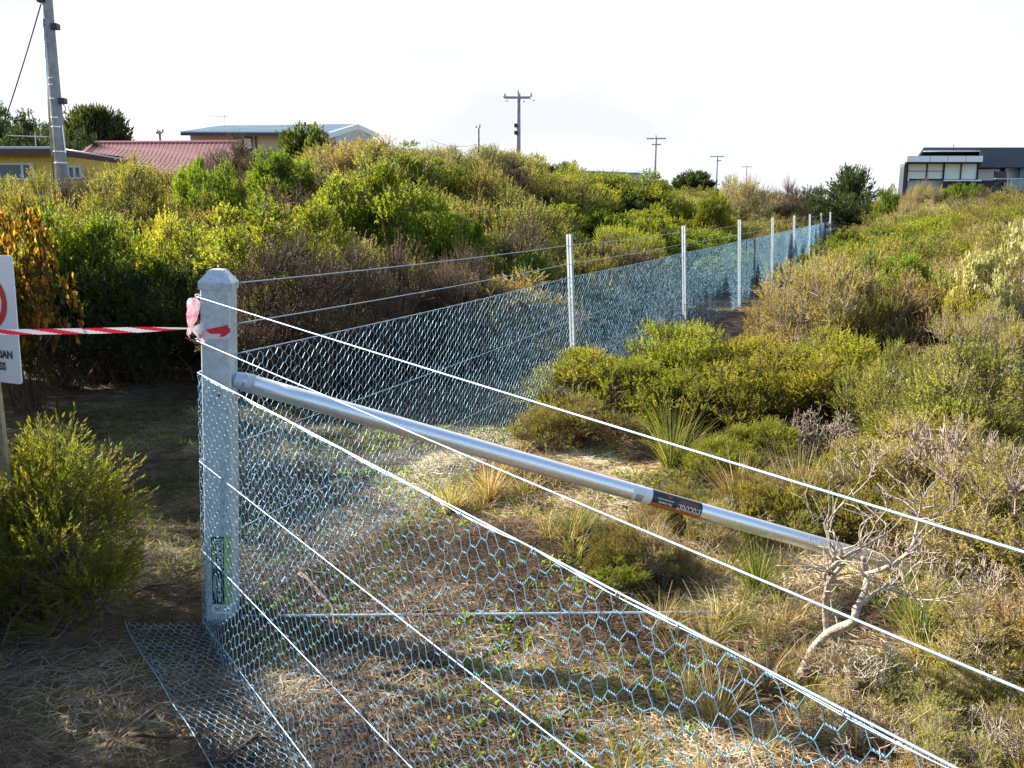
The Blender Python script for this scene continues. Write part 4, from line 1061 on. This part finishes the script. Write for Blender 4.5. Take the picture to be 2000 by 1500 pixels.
M['cladgrey'] = plain('pale_grey_wall', (.50,.54,.56), .6); M['charcoal'] = plain('charcoal_cladding', (.055,.075,.105), .5, .1, .1, 4)
M['darkwall'] = plain('dark_wall', (.03,.028,.045), .6); M['blind'] = plain('white_blind', (.85,.88,.90), .7); M['fascia'] = plain('pale_blue_fascia', (.78,.84,.92), .45, .2)
def glassmat():
    m, n, b = mat_new('clear_balustrade_glass'); b.inputs['Base Color'].default_value = (.55,.75,.82,1); b.inputs['Roughness'].default_value = .05
    b.inputs['Transmission Weight'].default_value = .8; return m
M['clear'] = glassmat(); M['teal'] = plain('teal_grey_wall', (.16,.25,.29), .6)

def house_yellow():
    d = 30.0; b = at(60, 400, d); e = empty('yellow_house', (b.x, d, H(b.x, d)), 'low yellow brick house with maroon fascia and red metal roof behind the big power pole', 'house')
    z0 = b.z - 2.2; A = lambda px, py, dd=d: at(px, py, dd)
    top = [(-420, 304), (-420, 297), (105, 297), (240, 318)]
    wl = [A(-420, 300), A(105, 300), A(245, 320)]; lo = [Vector((p.x, p.y, z0)) for p in wl]
    mb = MB(); mb.prism([wl[0], wl[1], wl[2], lo[2], lo[1], lo[0]], Vector((0, 7, 0))); mb.build('wall', M['yellowbrick'], e)
    f = MB(); y = d - .55
    def P(px, py): return at(px, py, y)
    f.prism([P(-430, 291), P(106, 291), P(106, 303.5), P(-430, 303.5)], Vector((0, .08, 0)))
    f.prism([P(106, 290), P(250, 313.5), P(250, 321), P(106, 303.5)], Vector((0, .08, 0))); f.build('fascia', M['maroon'], e)
    g = MB(); g.tube([P(-430, 288.5), P(106, 288.5)], .045, 8); g.tube([P(106, 288.5), P(250, 312.5)], .03, 8); g.build('gutter', M['gutter'], e, smooth=True)
    r = MB(); back = Vector((0, 7.5, .0))
    r.add([P(-430, 289), P(106, 289), P(106, 289) + back, P(-430, 289) + back], [(0, 1, 2, 3)]); r.build('flat_roof', M['redroof'], e)
    # red hipped roof of the wing behind
    rd = MB(); R0, R1 = at(186, 281, 38), at(470, 279.5, 38); E0, E1 = at(128, 330, 31.4), at(440, 345, 31.4); B0, B1 = at(128, 305, 44), at(500, 305, 44); Wp = at(140, 294, 36)
    rd.prism([R0, R1, E1, E0], Vector((0, 0, -.12))); rd.prism([R0, B0, B1, R1], Vector((0, 0, -.12))); rd.prism([R0, E0, at(120, 300, 38)], Vector((0, 0, -.12)))
    rf = rd.build('hipped_roof', M['redroof'], e)
    rb = MB(); n = 34
    for k in range(n + 1):
        a = R0.lerp(R1, k/n) + Vector((0, 0, .03)); q = E0.lerp(E1, k/n) + Vector((0, 0, .03)); rb.tube([a, q], .013, 4)
    rb.build('ribs', M['redroof'], rf)
    rc = MB(); rc.tube([R0 + Vector((-.1, 0, .05)), R1 + Vector((0, 0, .05))], .07, 6); rc.tube([R0 + Vector((0, 0, .05)), E0 + Vector((0, 0, .05))], .06, 6); rc.build('ridge_cap', plain('pink_ridge_cap', (.5,.22,.22), .45), rf)
    wb = MB(); p, q = at(150, 326, 31.6), at(430, 326, 31.6); wb.box(p.x, q.x, 31.8, 43, z0, p.z - .15); wb.build('wing_wall', M['yellowbrick'], e)
    for (x0, x1, y0, y1, mull) in ((-150, 68, 318, 352, (-60, 44)), (130, 161, 323, 350, (146,)), (-360, -210, 318, 352, (-285,))):
        fr = MB(); a, c = at(x0, y0, d - .06), at(x1, y1, d - .06); t = .07
        fr.box(a.x, c.x, d-.08, d+.05, a.z - t, a.z); fr.box(a.x, c.x, d-.08, d+.05, c.z, c.z + t); fr.box(a.x, a.x + t, d-.08, d+.05, c.z + t, a.z - t); fr.box(c.x - t, c.x, d-.08, d+.05, c.z + t, a.z - t)
        for mx_ in mull: xx = at(mx_, y0, d).x; fr.box(xx - .035, xx + .035, d-.075, d+.05, c.z + t, a.z - t)
        o = fr.build('window', M['gutter'], e); MB().box(a.x + t, c.x - t, d-.03, d-.01, c.z + t, a.z - t).build('pane', M['glassb'], o)
house_yellow()

def house_pale():
    d = 46.0; b = at(500, 300, d); e = empty('pale_brick_house', (b.x, d, H(b.x, d)), 'pale brick house with blue-grey low roof and dark eave on the skyline', 'house'); z0 = b.z - 2.5
    wl = [at(371, 262, d), at(655, 262, d)]; MB().prism([wl[0], wl[1], Vector((wl[1].x, d, z0)), Vector((wl[0].x, d, z0))], Vector((0, .3, 0))).build('front_wall', M['palebrick'], e)
    # gable end turned to the right
    G0, G1, G2 = at(655, 262, d), at(694, 245.5, 49.5), at(728, 263, 53)
    MB().prism([G0, G1, G2, Vector((G2.x, G2.y, z0)), Vector((G0.x, G0.y, z0))], Vector((-.3, .1, 0))).build('gable_wall', M['cladgrey'], e)
    A, B = at(353, 258.5, d-.7), at(640, 259.5, d-.7); Rg, Rh = at(432, 246.5, 49.5), at(693, 243.0, 49.0); Bk, Bl = at(545, 262, 54), at(736, 262, 53.3)
    r = MB(); r.prism([A, B, Rh, Rg], Vector((0, 0, -.10))); r.prism([Rg, Rh, Bl, Bk], Vector((0, 0, -.10))); rf = r.build('roof', M['bluroof'], e)
    rb = MB()
    for k in range(41): rb.tube([A.lerp(B, k/40) + Vector((0, 0, .03)), Rg.lerp(Rh, k/40) + Vector((0, 0, .03))], .03, 4)
    rb.build('ribs', M['bluroof'], rf)
    f = MB(); f.prism([A, B, B + Vector((0, 0, -.15)), A + Vector((0, 0, -.15))], Vector((0, -.06, 0))); f.build('fascia', M['eave'], e)
    v = MB(); up = Vector((0, 0, -.26)); o = Vector((.12, -.25, 0))
    v.prism([B + o, Rh + o, Rh + o + up, B + o + up], Vector((.08, -.03, 0))); v.prism([Rh + o, Bl + o, Bl + o + up, Rh + o + up], Vector((.08, -.03, 0))); v.build('barge_board', M['white'], e)
    for (x0, x1) in ((456, 493), (396, 420)):
        if x0 == 396: continue
        a, c = at(x0, 267.5, d-.05), at(x1, 278, d-.05); t = .06; fr = MB()
        fr.box(a.x, c.x, d-.06, d+.1, a.z-t, a.z); fr.box(a.x, c.x, d-.06, d+.1, c.z-.4, c.z-.3); fr.box(a.x, a.x+t, d-.06, d+.1, c.z-.3, a.z-t); fr.box(c.x-t, c.x, d-.06, d+.1, c.z-.3, a.z-t); m_ = (a.x+c.x)/2; fr.box(m_-.03, m_+.03, d-.06, d+.1, c.z-.3, a.z-t)
        wo = fr.build('window', M['eave'], e); MB().box(a.x+t, m_-.03, d-.03, d-.01, c.z-.3, a.z-t).build('pane', M['glassb'], wo); MB().box(m_+.03, c.x-t, d-.03, d-.01, c.z-.3, a.z-t).build('pane', M['blind'], wo)
    p = at(596, 243, 48); MB().tube([p + Vector((0, 0, -.4)), p + Vector((0, 0, .12))], .06, 8).build('flue', M['eave'], e)
    p = at(499, 262, d - .1); MB().tube([Vector((p.x, p.y, p.z - .1)), Vector((p.x, p.y, z0))], .04, 8).build('downpipe', M['eave'], e)
house_pale()

def house_modern():
    d = 38.0; b = at(1880, 400, d); e = empty('modern_house', (b.x, d, H(b.x, d)), 'modern flat-roofed dark house with white blinds and glass balustrade on the right skyline', 'house')
    k = d / 1784
    SH_ = Matrix(((1, .46, 0, -.46 * d), (0, 1, 0, 0), (0, 0, 1, 0), (0, 0, 0, 1)))
    X = lambda px: (px - 1000) * k; Z = lambda py: at(1880, py, d).z; zb = Z(375) - 2.0
    def bx(name, mat, x0, x1, y0, y1, d0, d1, par=e, bev=0): return MB().box(X(x0), X(x1), d + d0, d + d1, Z(y1) if y1 < 900 else zb, Z(y0), SH_).build(name, M[mat], par)
    bx('roof_parapet', 'charcoal', 1793, 2400, 283, 291.5, 1.6, 9)
    # sloping left verge
    v = MB(); v.prism([SH_ @ q for q in (Vector((X(1793), d+1.6, Z(283))), Vector((X(1780), d+1.6, Z(305))), Vector((X(1783.5), d+1.6, Z(305))), Vector((X(1793), d+1.6, Z(291))))], Vector((3.2, 7, 0))); v.build('verge', M['charcoal'], e)
    bx('soffit_trim', 'gutter', 1792, 1907, 290.6, 292.2, 1.2, 1.62)
    bx('recessed_wall', 'darkwall', 1786, 1906, 291.4, 400, 3.0, 8)
    bx('clerestory_wall', 'charcoal', 1906, 2400, 291.6, 325, .9, 8)
    bx('canopy_fascia', 'fascia', 1765, 1909, 306, 317.5, -.6, 3)
    for q in (1809, 1843, 1877): bx('fascia_joint', 'eave', q-.3, q+.3, 306.2, 317.3, -.606, -.59, e)
    bx('canopy_soffit', 'darkwall', 1766, 1908, 317.5, 318.8, -.5, 3)
    bx('white_column', 'white', 1752, 1760, 320, 9999, -.2, 2.2); bx('brown_reveal', 'maroon', 1760.2, 1766, 316, 9999, .0, 2.0)
    bx('lower_wall', 'darkwall', 1838, 1937, 354, 9999, .02, 8); bx('lower_wall_left', 'cladgrey', 1768, 1838, 352, 9999, .3, 8)
    bx('sill_band', 'fascia', 1838, 1912, 351.5, 354, -.2, .3)
    bx('room_back', 'teal', 1768, 1906, 318.8, 352, 1.6, 8)
    bx('deck_back_wall', 'teal', 1906, 2400, 325, 9999, 1.9, 8)
    def win(x0, x1, y0, y1, dd, cross=None):
        t = 1.0; fr = MB(); D0, D1_ = d + dd, d + dd + .12
        fr.box(X(x0), X(x1), D0, D1_, Z(y0+t), Z(y0)); fr.box(X(x0), X(x1), D0, D1_, Z(y1), Z(y1-t)); fr.box(X(x0), X(x0+t), D0, D1_, Z(y1-t), Z(y0+t)); fr.box(X(x1-t), X(x1), D0, D1_, Z(y1-t), Z(y0+t))
        if cross: fr.box(X(x0+t), X(x1-t), D0+.002, D1_, Z(cross+.5), Z(cross-.5))
        o = fr.build('window', M['eave'], e); MB().box(X(x0+t), X(x1-t), D0+.05, D0+.07, Z(y1-t), Z(y0+t)).build('pane', M['winglass'], o)
        MB().box(X(x0+t*2.2), X(x1-t*2.2), D0+.14, D0+.17, Z(y1-t*1.2), Z(y0+t*1.6)).build('blind', M['blind'], o)
    win(1769, 1807, 318.8, 350, .1, 334); win(1807, 1839, 318.8, 350, .1, 334); win(1840, 1873, 318.8, 351, .1); win(1873, 1905, 318.8, 351, .1)
    win(1908, 1943, 326, 351, 1.7); win(1944, 1991, 326, 351, 1.7); win(1998, 2040, 320, 370, 1.7); win(2041, 2090, 320, 370, 1.7)
    bx('deck', 'charcoal', 1937, 2400, 374.5, 378, -1.2, 1.8); bx('wall_post', 'teal', 1991, 1998, 320, 372, 1.3, 1.9)
    bl = MB().box(X(1907), X(2400), d-1.25, d-1.17, Z(351.5), Z(349.8)).build('handrail', M['gutter'], e)
    for q in (1938, 1979, 2020, 2061, 2102): MB().box(X(q), X(q+1.4), d-1.24, d-1.18, Z(376), Z(351.5)).build('baluster_post', M['gutter'], e)
    for q in (1939.6, 1980.6, 2021.6, 2062.6): MB().box(X(q), X(q+39), d-1.215, d-1.205, Z(374), Z(352.5)).build('glass_panel', M['clear'], e)
    p0 = Vector((X(1907), d-1.2, Z(350))); MB().tube([Vector((X(1919), d+3, Z(284))), Vector((X(1919), d+3, Z(273)))], .02, 6).build('roof_aerial', M['eave'], e)
M['winglass'] = plain('sky_pale_window_glass', (.80,.86,.90), .12);  # opaque pane; pale blinds and sky reflection are put into its colour
house_modern()
# patio chair on the deck
def deck_chair():
    c = at(1965, 372, 37.6); e = empty('patio_chair', c, 'dark tube-framed patio chair behind the glass balustrade of the modern house', 'chair')
    z = c.z; mb = MB(); x = c.x; y = c.y + .3
    for sx in (-.25, .25):
        mb = MB(); mb.tube([Vector((x+sx, y-.25, z-.05)), Vector((x+sx, y-.25, z+.38)), Vector((x+sx, y+.22, z+.40)), Vector((x+sx, y+.30, z-.05))], .02, 6); mb.tube([Vector((x+sx, y+.22, z+.2)), Vector((x+sx, y+.30, z+.80))], .02, 6)
        mb.build('frame', M['eave'], e)
    MB().box(x-.25, x+.25, y-.24, y+.22, z+.18, z+.21).build('seat', M['eave'], e); MB().box(x-.24, x+.24, y+.25, y+.28, z+.34, z+.78).build('backrest', M['eave'], e)
deck_chair()
# far roof line between the poles
fr_ = at(1200, 336, 95); e = empty('distant_house', (fr_.x, 95, fr_.z - 3), 'low pale roof just showing above the scrub between the two middle poles', 'house')
a, c = at(1138, 333, 95), at(1262, 338, 95); MB().prism([a, at(1250, 331.5, 99), c + Vector((0, 0, 0)), at(1138, 336, 95)], Vector((0, 6, 0))).build('roof', M['bluroof'], e)
MB().box(a.x + .4, c.x - .4, 95.5, 100, fr_.z - 4, c.z + .05).build('wall', M['cladgrey'], e)

# ------------------------------------------------------------------ poles, aerials, cables
M['pole'] = plain('weathered_grey_pole', (.33,.32,.34), .85, 0, .25, 6); M['boxd'] = plain('dark_pole_box', (.03,.025,.05), .5)
def big_pole():
    d = 21.0; e0 = at(122, 352, d); t0 = at(86, -70, d); e = empty('power_pole', (e0.x, d, H(e0.x, d)), 'big grey power pole with conduit and boxes at the far left', 'pole')
    b = Vector((e0.x + .05, d, H(e0.x, d) - .2)); dr = (t0 - e0).normalized(); L = 9.2
    b = e0 - dr * ((e0.z - H(e0.x, d) + .2) / dr.z)
    MB().tube([b, b + dr * 3, b + dr * 6, b + dr * L], [.135, .122, .108, .095], 18).build('shaft', M['pole'], e, smooth=True)
    r = Vector((1, 0, 0)); f = Vector((0, -1, 0))
    def q(py, ox, oy=-.16):
        c = at((90 + (120-90) * py / 335), py, d); return Vector((c.x + ox, d + oy, c.z))
    MB().tube([q(306, -.10), q(38, -.045, -.13)], .026, 8).build('conduit', M['galv'], e, smooth=True)
    MB().tube([q(350, -.165, -.05), q(60, -.11, -.06)], .012, 6).build('cable', M['boxd'], e); MB().tube([q(300, .155, -.05), q(245, .14, -.06)], .012, 6).build('cable', M['galv'], e)
    for py in (6, 46, 56, 153, 166, 193, 230, 248, 296, 318):
        c = at((90 + (120-90) * py / 335), py, d); rr = .098 + .036 * py / 335; c.y = d
        MB().tube([c - Vector((0, 0, .012)), c + Vector((0, 0, .012))], rr + .006, 18).build('strap', M['galv'], e)
    for px, py in ((110, 53), (124, 198)):
        c = at(px, py, d); MB().box(c.x - .06, c.x + .07, d - .14, d + .05, c.z - .06, c.z + .065).build('pole_box', M['boxd'], e, bevel=.01)
    c = at(84, 2, d); MB().box(c.x - .06, c.x + .10, d - .18, d, c.z - .05, c.z + .12).build('pole_box', M['boxd'], e, bevel=.01)
    lp = [at(x, y, d-.1) for x, y in ((123, 204), (127, 208), (128, 214), (125, 220), (121, 222))]; MB().tube(lp, .010, 5).build('cable', M['boxd'], e)
    lp = [at(x, y, d-.1) for x, y in ((91, 35), (87, 38), (86, 48), (88, 57), (91, 60))]; MB().tube(lp, .008, 5).build('cable', M['boxd'], e)
    s = at(80, 8, d); en = at(-90, 470, 26); mb = MB(); mb.tube([s.lerp(en, k/16) + Vector((0, 0, -.35 * 4 * (k/16) * (1-k/16))) for k in range(17)], .014, 5)
    ev = empty('service_cable', s, 'thin cable dropping from the big pole to the yellow house at the far left', 'cable'); mb.build('cable_run', M['boxd'], ev)
big_pole()
def far_pole(px, ytop, ybase, d, label, arms=(), r=.14, pins=()):
    t, b0 = at(px, ytop, d), at(px + .4, ybase, d); b = Vector((t.x, d, min(H(t.x, d), b0.z) - .3))
    e = empty('utility_pole', (t.x, d, H(t.x, d)), label, 'pole', 'poles on the skyline')
    MB().tube([b, t], [r, r * .75], 10).build('shaft', M['pole'], e, smooth=True)
    for (py, x0, x1) in arms:
        a, c = at(x0, py, d), at(x1, py, d); ca = MB().box(a.x, c.x, d - r - .12, d - r + .0, a.z - .06, a.z + .06).build('cross_arm', M['pole'], e)
    for (x, y0, y1) in pins:
        a, c = at(x, y0, d - r - .05), at(x, y1, d - r - .05); MB().tube([a, (a + c) / 2, c], [.035, .06, .02], 6).build('insulator', M['pole'], e)
    return t
PA = far_pole(1012, 183, 318, 52, 'tallest skyline pole with a wide cross arm, in the middle of the picture', [(191.5, 983, 1038)], .17, ((986, 191, 182), (1037, 190, 180), (1012, 184, 176)))
e = [o for o in bpy.data.objects if o.name.startswith('utility_pole')][-1]
for py in (246, 260): c = at(1008.5, py, 52); MB().box(c.x - .12, c.x + .06, 51.6, 51.9, c.z - .10, c.z + .10).build('pole_box', M['boxd'], e)
for (x0, y0, x1, y1) in ((984, 193, 990, 197), (1018, 194, 1023, 198), (1037, 191, 1043, 196)): MB().tube([at(x0, y0, 51.7), at(x1, y1, 51.2)], .05, 6).build('strain_insulator', M['pole'], e)
PB = far_pole(934, 249, 296, 58, 'short thin pole standing out of the ridge left of the tallest skyline pole', (), .11, ((930, 250, 245), (937, 250, 242)))
PC = far_pole(1281, 268, 334, 95, 'thin pole with two cross arms right of the middle on the skyline', [(271, 1262, 1300), (282.5, 1272, 1290)], .16, ((1281, 268, 263),))
PD = far_pole(1401, 304, 346, 130, 'slim cross-armed pole between the double-armed pole and the conifer', [(306, 1386, 1414), (314, 1398, 1408)], .17)
PE = far_pole(1458, 325, 340, 170, 'smallest and most distant cross-armed pole near the conifer', [(326, 1448, 1468)], .16)
PF = far_pole(311, 255, 282, 60, 'short pole with a forked top above the red roof', [(260, 307, 318)], .12, ((307.5, 260, 252), (318, 260, 251)))
PG = far_pole(1032, 309, 326, 60, 'very short dark post just right of the tallest skyline pole', (), .05)
def cable(a, b, sagm, r, label):
    ev = empty('overhead_cable', a, label, 'cable', 'cables between the skyline poles')
    MB().tube([a.lerp(b, k/20) + Vector((0, 0, -sagm * 4 * (k/20) * (1-k/20))) for k in range(21)], r, 4).build('cable_run', M['boxd'], ev)
cable(at(935, 281, 58), at(1009, 300, 52.2), .35, .014, 'thin cable from the short ridge pole to the tallest pole')
cable(at(935, 281, 58), at(840, 272, 60), .3, .014, 'thin cable leading left from the short ridge pole over the ridge')
cable(at(1035, 312, 60), at(1277, 326, 95), .9, .014, 'thin slack cable low over the scrub between the middle poles')
def aerial(px, ytop, ybase, d, x0, x1, label):
    c = at(px, ytop, d); b = at(px, ybase, d); e = empty('tv_aerial', b, label, 'aerial')
    MB().tube([b + Vector((0, 0, -.3)), c + Vector((0, 0, .1))], .018, 6).build('mast', M['galvdull'], e)
    a, q = at(x0, ytop - 1, d), at(x1, ytop + 1, d + .8); mb = MB(); mb.tube([a, q], .014, 5)
    for k in range(12):
        p = a.lerp(q, k/11); mb.tube([p + Vector((-.05, -.28, 0)), p + Vector((.05, .28, 0))], .006, 4)
    mb.build('boom', M['galvdull'], e)
aerial(69, 266, 286, 31.5, 22, 94, 'television aerial on the roof of the yellow house'); aerial(439, 227, 248, 49, 409, 446, 'television aerial above the roof of the pale brick house')
c = at(1048, 321, 62); e = empty('round_dish', c, 'small dark round dish on a stem above the scrub right of the tallest pole', 'dish')
MB().tube([c + Vector((0, -.04, 0)), c + Vector((0, .04, 0))], .14, 20).build('disc', M['boxd'], e); MB().tube([c + Vector((0, -.07, 0)), c + Vector((0, -.042, 0))], .07, 16).build('bright_centre', M['gutter'], e); MB().tube([c + Vector((0, .03, -.1)), c + Vector((0, .03, -1.6))], .03, 6).build('stem', M['boxd'], e)

# ------------------------------------------------------------------ trees
def spiky_tree(px, d, wpx, topy, basey, label, n=260, up=.45, name='conifer', seed=1, wide=1.0, m=90, mat='dark'):
    """cypress-like tree: many limbs from a short trunk, each ending in a feathery spray"""
    r = np.random.default_rng(seed); t = at(px, topy, d); g = H(t.x, d); zb = min(at(px, basey, d).z, g + 1.0); R = wpx/2/1784*d; Ht = t.z - g
    e = empty(name, (t.x, d, g), label, 'tree'); MB().tube([Vector((t.x, d, g - .2)), Vector((t.x + .05, d, g + Ht*.5)), Vector((t.x, d, g + Ht*.85))], [.16, .11, .03], 8).build('trunk', M['bark'], e, smooth=True)
    a = r.uniform(0, 6.28, n); el = r.uniform(.05, 1.45, n); ln = 1 + .12*r.normal(size=n)
    z0 = (zb - g) * .6; tip = np.c_[np.cos(a)*np.cos(el)**(1/wide)*R*ln, np.sin(a)*np.cos(el)**(1/wide)*R*ln, z0 + (Ht - z0)*np.sin(el)**(1/wide)*np.minimum(ln, 1.06)*(.97)]
    st = np.c_[np.zeros((n, 2)), z0*.5 + (Ht*.55 - z0*.5) * r.random(n)]
    Vs, Fs = curve_sticks(st, tip, .03, .008, 4, .04)
    q = r.uniform(.35, 1.02, n*m); ii = np.repeat(np.arange(n), m); bd = unit(tip - st)[ii]
    P = st[ii] + (tip - st)[ii]*q[:, None] + np.array([0, 0, .10])*(q**2)[:, None] + r.normal(size=(n*m, 3))*.05*R
    D = unit(bd + perp(bd)*.45 + np.array([0, 0, up*.6]))
    Vl, Fl = leaves(P, D, R*.17*r.uniform(.6, 1.3, n*m), R*.045)
    link('limbs', np_mesh('limbs', Vs, [Fs], [M['bark']], r.random(len(Vs))), e)
    link('crown', np_mesh('crown', Vl, [Fl], [M[mat]], np.repeat(np.clip(r.random(n)[ii]*.6 + r.random(n*m)*.4, 0, 1), 4)), e)
spiky_tree(1666, 44, 100, 334, 368, 'dark conifer with radiating feathery limbs left of the modern house', seed=4, n=120, m=46, up=.3)
spiky_tree(182, 42, 150, 226, 300, 'dark rounded cypress behind the red roof beside the big pole', n=620, up=.05, wide=1.25, name='cypress', seed=5)
spiky_tree(1355, 60, 90, 343, 354, 'low dark flat-topped conifer behind the scrub below the slim pole', n=160, seed=6)
spiky_tree(596, 21.5, 135, 260, 284, 'green spreading young conifer in front of the pale brick house', n=110, m=50, up=.2, name='conifer', seed=7, mat='heathgreen')
spiky_tree(1110, 70, 70, 322, 338, 'small flat dark tree on the skyline right of the round dish', n=120, seed=9)
for (px, d, wpx, topy, kind, lab) in [(25, 50, 190, 206, 'dark', 'tall dark tree at the far left edge above the yellow house'), (-60, 47, 200, 205, 'dark', 'dark tree beyond the left edge behind the yellow house'),
                                (158, 37, 78, 250, 'dark', 'low dark tree between the big pole and the cypress'), (95, 45, 90, 234, 'dark', 'dark green tree between the dark trees and the big pole'), (40, 36, 120, 244, 'dark', 'bushy dark tree behind the aerial of the yellow house')]:
    t = at(px, topy, d); R = wpx/2/1784*d/.8; g = H(t.x, d); e = empty('background_tree', (t.x, d, g), lab, 'tree', 'trees behind the yellow house'); hh = t.z - g
    V, F = curve_sticks(np.zeros((5, 3)), np.c_[rng.normal(size=(5, 2))*R*.4, np.full(5, hh*.6)], .09, .04, 4, .05, 6); link('trunk', np_mesh('trunk', V, [F], [M['bark']], np.full(len(V), .5)), e)
    for k in range(6):
        c = link('crown', PROTO[kind][k % len(PROTO[kind])][0], e); kk = (k % 3) - 1; c.location = (kk*R*.5, random.uniform(-.5, .5)*R, hh*(.25 if k < 3 else .05)*(1 - .3*abs(kk))); c.scale = (R*.85, R*.85, hh*.74*(1 - .12*abs(kk))); c.rotation_euler = (0, 0, k*2.1)
